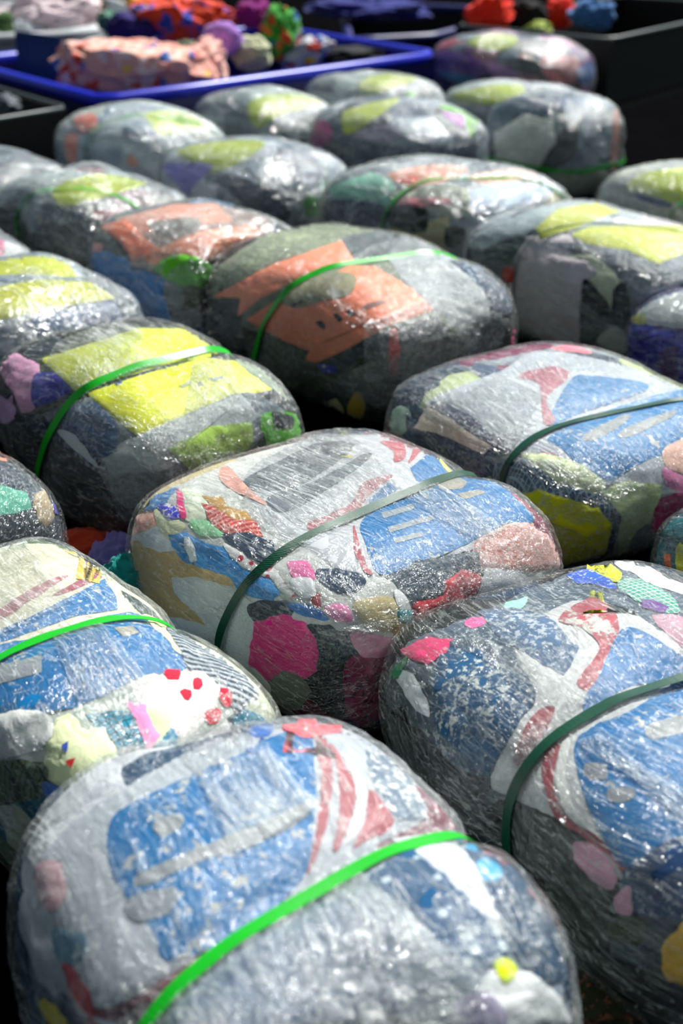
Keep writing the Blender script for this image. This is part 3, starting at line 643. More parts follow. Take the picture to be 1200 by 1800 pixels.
SPEC['F'] = dict(label='bale with a bright green strap between two yellow sheets, pink at its end',
 pal=['#141a20', '#10151a', '#1c262e', '#27323a', '#3a4a34'], haze=.36, ang=1.35, strap=(GRN, .017, (45, 740), (130, 691), (300, 636)), pieces=[
 (G_, 'cloth', '#66727a', [(60,735),(130,705),(260,690),(420,680),(500,720),(440,790),(300,830),(200,850),(130,790)], 'specks#8c989c'),
 (G_, 'cloth', '#0e1216', [(-10,650),(25,690),(45,735),(22,785),(-10,770)], ''),
 (G_, 'cloth', '#11171d', [(37,742),(92,742),(151,779),(172,825),(176,862),(229,882),(211,946),(137,919),(69,873),(37,790)], 'check#1d262e'),
 (G_, 'cloth', '#9aa6a6', [(180,800),(247,765),(330,730),(422,695),(456,733),(348,790),(275,830),(205,850)], ''),
 (G_, 'cloth', '#5c6666', [(195,843),(275,828),(330,828),(300,870),(225,890)], 'specks#8a9494'),
 (G_, 'cloth', '#22486e', [(133,715),(174,708),(203,742),(208,793),(179,804),(128,772),(101,742)], 'specks#8095a5', 'navy denim garment'),
 (G_, 'cloth', '#1c2c3c', [(45,725),(101,738),(128,770),(180,806),(176,830),(120,790),(50,752)], 'specks#8292a0'),
 (G_, 'cloth', '#a5b2b2', [(110,763),(137,767),(176,816),(162,809)], ''),
 (G_, 'cloth', '#8fb050', [(293,790),(367,754),(440,742),(442,779),(403,809),(339,827)], ''),
 (G_, 'cloth', '#4fa81c', [(458,735),(486,724),(525,733),(526,768),(477,781)], '', 'green garment'),
 (G_, 'cloth', '#2b3538', [(477,726),(509,733),(509,752),(486,749)], ''),
 (G_, 'cloth', '#dba0c4', [(-10,635),(27,619),(69,642),(60,717),(41,726),(16,676)], 'P', 'pink garment'),
 (G_, 'cloth', '#1a1c98', [(64,662),(96,657),(124,685),(64,712)], '', 'indigo garment'),
 (G_, 'cloth', '#d8a8d8', [(-10,694),(27,715),(18,742),(-10,735)], ''),
 (S_, 'sheet', '#d2da18', [(69,630),(101,621),(243,575),(339,577),(387,625),(302,639),(133,688)], 's', 'yellow paper sheet behind the strap'),
 (S_, 'sheet', '#dade1e', [(150,690),(257,655),(357,628),(412,632),(488,688),(412,694),(335,726),(243,768),(220,752)], 's', 'yellow paper sheet in front of the strap'),
 (K_, 'sheet', '#9aa890', [(312,682),(320,680),(334,672),(338,675),(322,685)], 's'), (K_, 'sheet', '#9aa890', [(344,678),(352,673),(358,680),(350,683)], 's'), (K_, 'sheet', '#9aa890', [(364,668),(390,663),(394,668),(372,672)], 's'),
 (K_, 'sheet', '#2a3080', [(202,676),(214,671),(216,674),(206,679)], ''),
 (G_, 'cloth', '#7f8f7a', [(412,632),(470,650),(520,710),(488,688)], ''),
 ('film', .75, .8, [(100,602),(200,562),(245,575),(272,640),(133,685),(80,642)], ''),
 ('film', .5, -.4, [(340,640),(400,622),(424,700),(300,805),(190,795),(325,722)], ''),
 ('film', .4, .4, [(170,820),(300,800),(430,790),(340,850),(200,880)], '')])
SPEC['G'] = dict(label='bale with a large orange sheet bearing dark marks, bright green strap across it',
 pal=['#14181a', '#2f3826', '#1c2226', '#3a4034', '#0c0f12', '#2a3038'], haze=.22, ang=1.75, strap=(GRN, .017, (417, 590), (500, 507), (700, 452)), pieces=[
 (G_, 'cloth', '#747d6c', [(370,500),(480,405),(560,390),(700,400),(840,470),(890,520),(800,590),(640,640),(500,600),(400,590)], 'specks#7c8870'),
 (G_, 'cloth', '#7c8770', [(365,480),(480,405),(560,390),(650,396),(700,410),(600,425),(480,462),(375,518),(352,530)], 'specks#a5b090'),
 (G_, 'cloth', '#5c666a', [(600,425),(700,410),(770,445),(700,455),(625,462)], ''),
 (G_, 'cloth', '#9aa2a4', [(680,455),(780,450),(850,500),(860,560),(800,575),(765,545),(720,505)], ''),
 (G_, 'cloth', '#2c3f54', [(790,460),(840,468),(892,505),(906,542),(870,562),(850,510)], 'specks#9aacb8', 'navy flecked garment'),
 (G_, 'cloth', '#31383e', [(350,542),(422,523),(415,592),(375,580)], ''),
 (G_, 'cloth', '#2f372c', [(425,572),(495,600),(540,620),(552,652),(515,682),(440,632)], 'specks#6a7850'),
 (G_, 'cloth', '#14202a', [(558,630),(660,590),(760,555),(792,585),(690,632),(610,657)], ''),
 (G_, 'cloth', '#2b3422', [(655,622),(792,583),(840,600),(790,640),(720,665),(640,674),(606,652)], 'specks#62704a'),
 (G_, 'cloth', '#1a201a', [(845,607),(903,555),(897,607),(850,632)], ''),
 (G_, 'cloth', '#c02c24', [(685,585),(697,585),(696,652),(685,652)], ''),
 (G_, 'cloth', '#cfc59a', [(565,717),(590,702),(602,730),(575,752),(560,747)], ''),
 (G_, 'cloth', '#d0b010', [(613,710),(627,690),(641,715),(630,737),(613,730)], '', 'mustard garment'),
 (G_, 'cloth', '#3040b0', [(560,640),(585,645),(590,655),(570,655)], 'specks'),
 (G_, 'cloth', '#e02880', [(901,575),(907,590),(904,618),(897,610)], ''),
 (S_, 'sheet', '#ff9c78', [(373,522),(480,465),(600,425),(622,460),(530,490),(460,525),(418,558),(424,525)], 's', 'orange paper sheet behind the strap'),
 (S_, 'sheet', '#ff9670', [(432,562),(505,515),(615,468),(660,470),(725,510),(763,546),(690,572),(650,592),(605,617),(555,639),(537,632),(543,617),(495,597)], 's', 'orange paper sheet with dark printed marks'),
 (K_, 'sheet', '#8c8a70', [(500,517),(540,490),(590,480),(625,490),(615,520),(570,530),(530,542),(500,535)], ''),
 (K_, 'sheet', '#30282c', [(557,567),(566,563),(574,570),(574,579),(566,577)], 's'), (K_, 'sheet', '#30282c', [(587,553),(595,551),(606,563),(598,567)], 's'), (K_, 'sheet', '#30282c', [(609,549),(618,546),(627,555),(618,559)], 's'),
 (K_, 'sheet', '#5a4a50', [(513,537),(535,530),(536,533),(518,542)], 's'), (K_, 'sheet', '#8a6a64', [(640,540),(670,530),(676,536),(646,546)], ''),
 (K_, 'sheet', '#c8643c', [(570,600),(640,572),(755,540),(755,542),(642,575),(572,603)], 's'),
 ('film', .55, -.9, [(640,570),(760,520),(850,540),(893,560),(880,605),(800,655),(720,722),(690,702),(640,665)], ''),
 ('film', .35, .3, [(560,680),(640,640),(780,610),(760,680),(700,730),(620,700)], '')])
SPEC['H'] = dict(label='bale right of centre with a dark green strap, rolled olive-yellow garment at its front corner',
 pal=['#12304c', '#1e3a52', '#8a949a', '#b9c89a', '#4a5a78', '#7a2850'], haze=.5, ang=1.5, strap=(DGR, .0155, (872, 828), (1100, 710)), pieces=[
 (G_, 'cloth', '#8c989c', [(860,800),(960,810),(1100,850),(1200,850),(1230,960),(1160,1000),(1080,985),(900,870)], ''),
 (G_, 'cloth', '#a5c4b4', [(667,742),(700,717),(722,730),(712,760),(682,757)], ''),
 ('printed_sheet', 'sheet', '#b4bcc3', [(745,715),(880,650),(960,615),(1150,657),(1240,700),(1240,860),(1070,852),(1050,838),(900,802),(868,790)], ''),
 (K_, 'sheet', '#1c78b0', [(965,747),(1000,672),(1040,662),(1140,682),(1025,727)], 'w.1'),
 (K_, 'sheet', '#1c7cb6', [(970,767),(1130,702),(1230,690),(1230,770),(1130,812),(1055,857),(1040,847),(990,792)], 'w.12'),
 (K_, 'sheet', '#b07480', [(910,662),(970,647),(1000,662),(960,702),(975,742),(955,747),(950,700),(945,675)], ''),
 (K_, 'sheet', '#a87080', [(950,802),(980,802),(1045,850),(1030,852)], ''),
 (K_, 'sheet', '#8a9294', [(1025,767),(1100,732),(1100,745),(1040,777)], ''),
 (K_, 'sheet', '#8a9294', [(1090,760),(1180,725),(1182,735),(1100,772)], ''),
 (G_, 'cloth', '#3a4a6c', [(755,712),(800,717),(882,777),(872,797),(820,770)], 'specks'),
 (G_, 'cloth', '#0c2c4a', [(715,732),(765,750),(800,775),(870,800),(872,832),(840,842),(800,817),(720,762)], 'specks#5a7088', 'navy garment'),
 (G_, 'cloth', '#dccfc0', [(730,752),(752,718),(800,745),(862,787),(850,797),(775,762)], ''),
 (G_, 'cloth', '#cfdab0', [(920,802),(1000,812),(1060,852),(1030,872),(970,847)], ''),
 (G_, 'cloth', '#1c4464', [(858,817),(925,812),(980,852),(1070,877),(1087,897),(1080,922),(1025,892),(950,877),(870,852)], 'check#8fa8b8', 'blue mesh garment'),
 (G_, 'cloth', '#b9cc94', [(1055,865),(1100,847),(1160,852),(1150,940),(1085,972),(1088,900)], ''),
 (G_, 'cloth', '#5a6470', [(1115,932),(1160,922),(1155,992),(1110,977)], ''),
 (G_, 'cloth', '#a02860', [(1148,892),(1185,867),(1220,872),(1220,922),(1145,932)], 'P', 'magenta garment'),
 (G_, 'cloth', '#d078a8', [(1165,822),(1200,842),(1220,867),(1170,852)], ''),
 (G_, 'cloth', '#e0b8a8', [(1165,792),(1220,770),(1220,832),(1175,822)], ''),
 (G_, 'cloth', '#a8a810', [(888,862),(925,880),(1030,935),(1075,930),(1065,972),(990,997),(955,940)], 'P', 'olive-yellow garment'),
 (G_, 'cloth', '#c4c410', [(918,867),(950,862),(1050,895),(1076,925),(1030,942),(950,907)], 'P', 'rolled olive-yellow garment'),
 (G_, 'cloth', '#0e2038', [(1074,900),(1088,902),(1083,930),(1072,977),(1063,977),(1072,935)], ''),
 (G_, 'cloth', '#e86a80', [(965,609),(1010,611),(1040,622),(1000,617)], ''),
 ('film', .6, .9, [(880,802),(1000,812),(1130,850),(1165,960),(1100,992),(1050,862)], ''),
 ('film', .5, .9, [(740,722),(880,655),(960,690),(900,790),(830,770)], '')])
SPEC['I'] = dict(label='bale with a plain white left face, pale yellow sheets and thin dark strap',
 pal=['#8a949e', '#4c5460', '#d8d0d8', '#7a848c', '#b0bac0'], haze=0.71, ang=1.5, strap=(DGR, .010, (900, 470), (1060, 390)), pieces=[
 (G_, 'cloth', '#9cabae', [(800,430),(870,395),(960,362),(1040,355),(980,372),(940,400),(900,425),(850,440)], ''),
 (G_, 'cloth', '#3e4e50', [(852,442),(920,415),(900,455),(880,465)], ''),
 (S_, 'sheet', '#c8d04c', [(940,402),(980,367),(1050,354),(1092,370),(1010,402),(950,422)], 's'),
 (G_, 'cloth', '#7a858d', [(960,425),(1030,430),(1100,440),(1160,465),(1220,440),(1220,490),(1110,527),(1080,492),(1060,465)], 'specks#4a5560'),
 (S_, 'sheet', '#ced844', [(1000,412),(1035,397),(1230,395),(1230,435),(1155,465),(1100,440),(1030,430)], 's', 'pale yellow paper sheet'),
 (G_, 'cloth', '#d8dfc4', [(960,450),(1040,450),(1080,480),(1092,510),(1075,545),(1040,502)], ''),
 (G_, 'cloth', '#d8ccd4', [(892,490),(910,462),(970,448),(1035,462),(1048,480),(1026,502),(1026,612),(970,602),(908,580)], 'P', 'white garment'),
 (G_, 'cloth', '#0a101c', [(1026,500),(1050,510),(1080,560),(1080,612),(1026,617)], '', 'black garment'),
 (G_, 'cloth', '#0a101c', [(1080,510),(1100,505),(1107,580),(1080,562)], ''),
 (G_, 'cloth', '#c9cfc0', [(1050,602),(1080,575),(1102,600),(1095,622)], ''),
 (G_, 'cloth', '#c84030', [(885,472),(905,473),(900,496),(884,490)], '')])
SPEC['J'] = dict(label='bale with a royal blue side cut by the right edge of the photo',
 pal=['#1414a0', '#1a1a80', '#a8b0b8', '#5a2080'], haze=.4, ang=1.4, strap=None, pieces=[
 (G_, 'cloth', '#b8c0c0', [(1112,548),(1160,520),(1230,500),(1230,580),(1150,570),(1110,562)], ''),
 (G_, 'cloth', '#1010a8', [(1103,568),(1150,577),(1230,590),(1230,690),(1150,652),(1100,636)], 'P', 'royal blue garment'),
 (G_, 'cloth', '#c8c830', [(1105,552),(1130,555),(1135,568),(1105,567)], ''),
 (G_, 'cloth', '#5a2080', [(1165,622),(1190,610),(1190,665),(1165,652)], '')])
SPEC['K'] = dict(label='bale with mint and peach pieces on top, cream garment in front',
 pal=['#24405c', '#6a746c', '#b4bec2', '#c8c49c', '#8c989c'], haze=0.71, ang=1.5, strap=(GRN, .013, (690, 350), (790, 312)), pieces=[
 (G_, 'cloth', '#8b98a0', [(590,330),(700,290),(800,275),(900,295),(980,325),(940,370),(820,400),(700,390),(620,360)], ''),
 (G_, 'cloth', '#8fccb8', [(575,330),(650,305),(690,320),(700,345),(670,368),(590,352)], '', 'mint garment'),
 (G_, 'cloth', '#1c3c58', [(570,352),(670,362),(665,398),(574,388)], 'specks', 'navy garment'),
 (S_, 'sheet', '#e8b09a', [(680,308),(760,290),(822,300),(740,332)], ''),
 (S_, 'sheet', '#f08060', [(695,318),(735,312),(722,330)], ''),
 (G_, 'cloth', '#a8b8c8', [(810,342),(900,320),(980,328),(955,357),(840,392),(820,367)], 'P', 'pale blue garment'),
 (S_, 'sheet', '#e8c0b0', [(820,312),(895,297),(950,307),(880,327)], ''),
 (G_, 'cloth', '#aab0a0', [(700,335),(810,330),(820,380),(780,380),(700,370)], 'specks#5a6468'),
 (G_, 'cloth', '#c8c08c', [(685,397),(750,387),(790,382),(786,442),(745,437),(690,415)], 'P', 'cream garment'),
 (G_, 'cloth', '#323a34', [(695,367),(750,367),(745,407),(690,397)], ''), (G_, 'cloth', '#181e22', [(785,402),(815,402),(810,427),(785,434)], ''),
 (G_, 'cloth', '#b87880', [(710,352),(785,352),(785,363),(710,363)], '')])
SPEC['L'] = dict(label='bale with a faded orange sheet on top, sky blue and green garments in front',
 pal=['#3c5c74', '#6a7474', '#2a84c0', '#4a5454', '#2a3038'], haze=0.61, ang=1.4, strap=None, pieces=[
 (G_, 'cloth', '#a0908a', [(180,400),(300,360),(380,355),(470,380),(480,410),(400,450),(290,480),(230,465)], ''),
 (G_, 'cloth', '#4c5656', [(160,425),(190,410),(235,450),(217,462),(180,445)], ''), (G_, 'cloth', '#c89090', [(150,437),(180,430),(165,465),(152,460)], ''),
 (S_, 'sheet', '#eab09c', [(200,385),(300,360),(380,358),(412,390),(290,407),(235,417)], 's', 'faded orange sheet'),
 (S_, 'sheet', '#ff9c78', [(170,397),(222,387),(257,420),(285,440),(235,460),(213,427)], 's', 'orange paper sheet'),
 (S_, 'sheet', '#f0a888', [(245,452),(350,407),(440,395),(462,410),(400,452),(270,472)], 's', 'peach paper sheet'),
 (K_, 'sheet', '#96908c', [(265,395),(340,385),(350,405),(295,415)], ''),
 (G_, 'cloth', '#5ab418', [(270,472),(320,450),(372,470),(360,507),(320,502)], 'P', 'green garment'),
 (G_, 'cloth', '#3a4a10', [(315,507),(350,507),(345,542),(320,532)], ''),
 (G_, 'cloth', '#2484c8', [(158,450),(190,445),(230,465),(215,507),(175,492)], 'P', 'sky blue garment'),
 (G_, 'cloth', '#7d8888', [(285,497),(320,507),(320,542),(295,527)], ''),
 (G_, 'cloth', '#2484cc', [(220,477),(260,477),(290,495),(285,517),(305,572),(260,572),(245,540),(218,510)], 'P', 'sky blue garment at the front')])
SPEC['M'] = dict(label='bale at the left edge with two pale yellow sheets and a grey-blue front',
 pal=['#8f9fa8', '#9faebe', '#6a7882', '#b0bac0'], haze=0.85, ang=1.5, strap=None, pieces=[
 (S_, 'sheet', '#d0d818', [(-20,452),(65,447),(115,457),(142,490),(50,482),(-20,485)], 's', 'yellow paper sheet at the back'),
 (S_, 'sheet', '#d2d640', [(-20,505),(75,490),(160,495),(207,525),(125,537),(-20,568)], 's', 'yellow paper sheet in front'),
 (G_, 'cloth', '#7488a4', [(40,572),(150,537),(215,540),(200,565),(60,605)], ''),
 (G_, 'cloth', '#5f6f78', [(190,500),(220,510),(250,565),(225,565)], ''),
 (G_, 'cloth', '#b8bcc4', [(-20,575),(40,572),(60,605),(-20,625)], '')])
SPEC['N'] = dict(label='bale with a lime sheet and thin green strap near the left edge',
 pal=['#5b6a74', '#9aa8b0', '#b8c4c8', '#3c464c', '#8a7078'], haze=0.71, ang=1.4, strap=(GRN, .010, (30, 362), (72, 332)), pieces=[
 (G_, 'cloth', '#b0bcbc', [(30,332),(90,302),(135,300),(90,342)], ''), (S_, 'sheet', '#b8c818', [(95,332),(165,305),(250,318),(245,330),(120,363),(100,357)], '', 'lime sheet'),
 (G_, 'cloth', '#2b3c4a', [(60,372),(150,362),(230,377),(220,422),(150,452),(90,432)], 'specks'), (G_, 'cloth', '#0c1014', [(100,402),(150,402),(147,472),(100,462)], ''),
 (G_, 'cloth', '#9a5a6a', [(165,372),(215,372),(210,387),(170,387)], '')])
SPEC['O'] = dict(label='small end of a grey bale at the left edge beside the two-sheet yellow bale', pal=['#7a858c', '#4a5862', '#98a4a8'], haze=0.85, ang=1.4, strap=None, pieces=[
 (G_, 'cloth', '#b03070', [(-5,427),(8,424),(6,447),(-5,449)], '')])
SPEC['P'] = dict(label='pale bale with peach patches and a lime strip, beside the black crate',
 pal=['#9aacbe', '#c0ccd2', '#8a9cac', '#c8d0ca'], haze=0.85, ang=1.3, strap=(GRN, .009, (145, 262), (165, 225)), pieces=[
 (S_, 'sheet', '#e8806a', [(130,207),(165,200),(170,225),(140,235)], ''), (G_, 'cloth', '#e09080', [(116,240),(135,240),(133,282),(118,280)], ''),
 (S_, 'sheet', '#b2cc10', [(256,199),(310,193),(372,215),(290,239),(265,222)], '', 'lime sheet'), (G_, 'cloth', '#e8a080', [(222,287),(232,272),(243,292)], ''),
 (G_, 'cloth', '#8c9cb0', [(150,265),(200,255),(210,290),(160,300)], '')])
SPEC['Q'] = dict(label='bale with a pale lime sheet, lavender corner and glossy navy front',
 pal=['#7a8a98', '#b0bec8', '#54687c', '#c0c8d0'], haze=0.77, ang=1.5, strap=None, pieces=[
 (S_, 'sheet', '#bccc40', [(310,262),(400,246),(465,250),(430,281),(370,306),(345,291)], '', 'pale lime sheet'), (G_, 'cloth', '#8480d0', [(287,290),(370,291),(345,321),(332,345),(305,316)], '', 'lavender garment'),
 (G_, 'cloth', '#c8ccd8', [(340,331),(380,326),(375,351),(345,351)], ''), (G_, 'cloth', '#08183a', [(380,316),(425,311),(507,361),(502,387),(450,373)], 'P', 'navy garment'), (G_, 'cloth', '#10a028', [(535,350),(551,345),(556,375),(540,380)], ''),
 (G_, 'cloth', '#8fb8b0', [(560,325),(600,318),(605,335),(570,350)], '')])
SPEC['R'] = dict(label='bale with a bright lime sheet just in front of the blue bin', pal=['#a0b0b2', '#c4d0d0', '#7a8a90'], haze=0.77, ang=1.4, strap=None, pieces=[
 (S_, 'sheet', '#b8cc08', [(437,181),(490,165),(578,174),(500,201),(450,223)], '', 'bright lime sheet'), (G_, 'cloth', '#9a3068', [(565,160),(585,165),(580,175),(568,172)], '')])
SPEC['S'] = dict(label='bale with a lime sheet, magenta end and purple and green ribbon at its right',
 pal=['#54687c', '#8a9cac', '#b0bec8', '#42505c'], haze=0.68, ang=1.5, strap=None, pieces=[
 (S_, 'sheet', '#c0d008', [(600,201),(630,186),(702,172),(670,201),(610,237)], '', 'lime sheet'), (G_, 'cloth', '#b84488', [(541,216),(575,213),(582,241),(560,259),(541,246)], '', 'magenta garment'),
 (G_, 'cloth', '#a8a0b4', [(620,236),(680,221),(702,241),(640,262)], ''), (G_, 'cloth', '#2a4054', [(600,246),(700,256),(790,255),(760,292),(640,297)], 'specks#8a98a4'),
 (G_, 'cloth', '#6ac010', [(770,187),(825,190),(842,211),(826,241),(812,205)], '', 'green ribbon'), (G_, 'cloth', '#8a20a0', [(778,197),(812,203),(815,222),(798,217)], '', 'purple garment')])
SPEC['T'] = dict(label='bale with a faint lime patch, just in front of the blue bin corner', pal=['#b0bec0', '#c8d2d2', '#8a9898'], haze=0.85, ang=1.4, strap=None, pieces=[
 (S_, 'sheet', '#bccc40', [(630,146),(680,128),(740,136),(650,166)], '', 'pale lime sheet'), (G_, 'cloth', '#48b018', [(710,164),(730,164),(725,173)], ''), (G_, 'cloth', '#4a4858', [(740,150),(765,148),(765,165),(745,165)], '')])
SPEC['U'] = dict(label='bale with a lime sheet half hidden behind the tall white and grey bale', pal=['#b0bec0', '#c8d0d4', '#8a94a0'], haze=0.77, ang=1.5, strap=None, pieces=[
 (S_, 'sheet', '#b4c810', [(790,170),(850,151),(910,147),(920,166),(860,186)], '', 'lime sheet')])
SPEC['V'] = dict(label='tall back right bale, greenish white garment, green strap round its sides',
 pal=['#7f929c', '#4a5452', '#8a9a9c', '#3c5a74'], haze=.32, ang=1.5, strap=(GRN, .013, 'level', (1010, 302)), pieces=[
 (G_, 'cloth', '#4a6c8c', [(985,177),(1065,170),(1072,200),(1015,217)], ''), (G_, 'cloth', '#8498a4', [(1015,212),(1070,192),(1070,270),(1030,282)], ''),
 (G_, 'cloth', '#3c4442', [(975,242),(1015,222),(1002,282),(950,292)], ''), (G_, 'cloth', '#e8eee2', [(868,235),(920,202),(970,212),(976,250),(940,302),(872,290)], 'P', 'greenish white garment'),
 (G_, 'cloth', '#b5beae', [(950,312),(1060,297),(1050,345),(960,350)], ''), (G_, 'cloth', '#e0a8a0', [(1080,187),(1089,195),(1082,290),(1073,290)], '')])
SPEC['W'] = dict(label='farthest bale, purple and teal side with a rose end, before the black bin',
 pal=['#6a2880', '#1a2028', '#b080b0', '#b07078', '#8090a0'], haze=.3, ang=1.4, strap=None, pieces=[
 (G_, 'cloth', '#c8c8c8', [(900,77),(970,72),(1000,92),(940,97)], ''), (G_, 'cloth', '#c02060', [(752,85),(800,66),(790,80),(757,92)], ''),
 (G_, 'cloth', '#6a2090', [(760,97),(810,92),(862,122),(825,137),(770,127)], 'specks#b090b8', 'purple garment'), (G_, 'cloth', '#1088b0', [(770,127),(810,130),(842,141),(810,147)], '', 'teal garment'),
 (S_, 'sheet', '#b4c830', [(820,77),(855,58),(900,62),(910,77),(870,90)], '', 'lime sheet'), (G_, 'cloth', '#b080b4', [(858,107),(905,121),(910,132),(870,137)], ''),
 (G_, 'cloth', '#12181e', [(885,107),(945,107),(945,132),(900,122)], ''), (G_, 'cloth', '#c07078', [(950,102),(1010,102),(1015,142),(970,147)], '', 'rose garment'), (G_, 'cloth', '#1868c0', [(1015,122),(1048,112),(1035,147),(1018,142)], 'dots#c8d0e0')])
SPEC['X'] = dict(label='bale with a bright lime sheet cut by the right edge, near the upright bale', pal=['#d0d4c8', '#b0b8b8', '#d8d8c8'], haze=0.68, ang=1.5, strap=(GRN, .011, (1178, 368), (1198, 352)), pieces=[
 (S_, 'sheet', '#c4d608', [(1100,332),(1140,302),(1230,295),(1230,340),(1175,357)], '', 'bright lime sheet'), (G_, 'cloth', '#1c3c78', [(1115,337),(1178,357),(1165,364),(1120,347)], '')])
SPEC['Y'] = dict(label='grey bale at the far left edge, behind the lime sheet bale with the thin strap', pal=['#8a98a0', '#b0bec4', '#5a6870'], haze=.45, ang=1.4, strap=None, pieces=[])
SPEC['Z'] = dict(label='low teal bale with an orange strand, cut by the right edge between two larger bales', pal=['#12707a', '#1a8088', '#0e505a'], haze=.2, ang=1.4, strap=None, pieces=[
 (G_, 'cloth', '#e8783c', [(1168,975),(1174,975),(1180,1000),(1173,998)], ''), (G_, 'cloth', '#d0d820', [(1190,965),(1200,960),(1200,1020),(1192,1015)], '', 'yellow strip')])
# ------------------------------------------------------------------ build the bales
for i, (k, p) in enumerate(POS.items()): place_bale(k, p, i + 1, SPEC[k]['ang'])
for k, b in BALES.items():
    for j, o in BALES.items():
        if j != k and np.hypot(*(b['c3'][:2] - o['c3'][:2])) < 1.1: b['near'].append(o)

STRAP_MAT = {GRN: lambda: plastic('bright_green_strap', '#06b81e', .38), DGR: lambda: plastic('dark_green_strap', '#0a4c38', .35, True)}
FINE = 'ABCDH'
def level_of(pf): return dict(body=84, film=170, fine=True) if pf in FINE else (dict(body=64, film=120, fine=True) if pf in 'EFGI' else dict(body=44, film=72, fine=False))
for key, sp in SPEC.items():
    b = BALES[key]; random.seed(ord(key)); P = level_of(key); P['n'] = 0
    last = None
    st = sp['strap']
    if st and st[2] != 'level':
        D, Q = cube_sphere(40); L = surface(b, D, 0.0, cinch=False)
        bv = BVHTree.FromPolygons([Vector((x, y, z + b['c3'][2])) for x, y, z in L], [tuple(int(i) for i in q) for q in Q])
        h = []
        for px in st[2:]:
            d = (b['inv'].to_3x3() @ pix_dir(*px)).normalized(); loc = bv.ray_cast(b['inv'] @ CAMP, d)[0]
            if loc is None:
                oc = b['inv'] @ CAMP; loc = bv.find_nearest(oc + d * (Vector((0, 0, b['c3'][2])) - oc).dot(d))[0]
            h.append(loc)
        dep = dict(A=.028, C=.026, H=.026, D=.020, F=.018, G=.016, B=.014).get(key, .010)
        if len(h) > 2:
            nv = (h[1] - h[0]).cross(h[2] - h[0]).normalized(); nv.z = max(-.4, min(.4, nv.z)); nv.normalize()
            b['cinch'].append((np.array((h[1].x, h[1].y, h[1].z - b['c3'][2])), np.array(nv), dep))
        else:
            e = (h[1] - h[0]); e.z = 0; e.normalize()
            b['cinch'].append((np.array((h[0].x, h[0].y, 0.0)), np.array((e.y, -e.x, 0.0)), dep))
    make_bale(key, P, sp)
    tag(b['root'], sp['label'], 'bale', 'film wrapped clothing bales')
    for pc in sp['pieces']:
        name, kind, col, poly, opt = pc[:5]; lab = pc[5] if len(pc) > 5 else None
        if name == 'film':
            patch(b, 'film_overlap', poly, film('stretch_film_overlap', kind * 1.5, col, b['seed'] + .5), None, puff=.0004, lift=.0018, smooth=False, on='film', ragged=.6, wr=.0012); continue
        puffy = 'P' in opt; opt = opt.replace('P', '')
        if kind == 'sheet':
            sm = 's' not in opt; wv = float(opt.split('w')[1]) if 'w' in opt else 0.0
            nm_ = 'printed_patch' if name == K_ or name == 'print' else name
            is_print = nm_ == 'printed_patch'; ob = patch(b, nm_, poly, sheet(col, wv), lab, puff=.0006 if name == K_ or name == 'print' else .0012, smooth=sm, ragged=.35 if not sm else .7, wr=.0 if name == K_ else .0008, lift=.0007)
            if ob is not None and is_print and last is not None: ob.parent = last
            elif ob is not None: last = ob
        else:
            sm = opt != 's'; pat = second = None
            if opt and opt != 's': pat, _, sc = opt.partition('#'); second = '#' + sc if sc else None
            patch(b, name, poly, cloth(col, pat, second), lab, puff=.0024 if puffy else .0009, smooth=len(poly) <= 5, wr=.0028 if puffy else .0018, grow=2.5, ragged=1.5 if not puffy else 2.2)
    if st:
        if st[2] == 'level':
            d = pix_dir(*st[3]); ll = b['inv'] @ CAMP; loc = b['bvh_film'].ray_cast(ll, (b['inv'].to_3x3() @ d).normalized())[0]
            strap(b, st[1], STRAP_MAT[st[0]](), level=loc.z if loc else .16)
        else: strap(b, st[1], STRAP_MAT[st[0]]())
    for kk in ('cv', 'cf'): b.pop(kk)

# ------------------------------------------------------------------ bins and piles of clothes behind the bales
def wall_quad(p, q, z0, z1, th):
    """an upright panel with thickness between two plan points"""
    p = Vector(p); q = Vector(q); n = (q - p).normalized(); n = Vector((-n.y, n.x)) * th
    c = [p, q, q + n, p + n]
    V = [(v.x, v.y, z0) for v in c] + [(v.x, v.y, z1) for v in c]
    return V, [(3, 2, 1, 0), (4, 5, 6, 7), (0, 1, 5, 4), (1, 2, 6, 5), (2, 3, 7, 6), (3, 0, 4, 7)]

def tube(pts, r, n=8, closed=False):
    V = []; F = []; m = len(pts)
    for i, p in enumerate(pts):
        a = pts[(i + 1) % m] if (closed or i < m - 1) else p; b = pts[i - 1] if (closed or i > 0) else p
        t = (Vector(a) - Vector(b)).normalized(); s = t.cross(Vector((0, 0, 1))); s = s.normalized() if s.length > .01 else Vector((1, 0, 0)); u = s.cross(t)
        for k in range(n):
            an = 2 * math.pi * k / n; V.append(Vector(p) + s * (r * math.cos(an)) + u * (r * math.sin(an)))
    for i in range(m if closed else m - 1):
        j = (i + 1) % m
        for k in range(n): F.append((i * n + k, i * n + (k + 1) % n, j * n + (k + 1) % n, j * n + k))
    if not closed: F += [tuple(range(n))[::-1], tuple(range((m - 1) * n, m * n))]
    return V, F

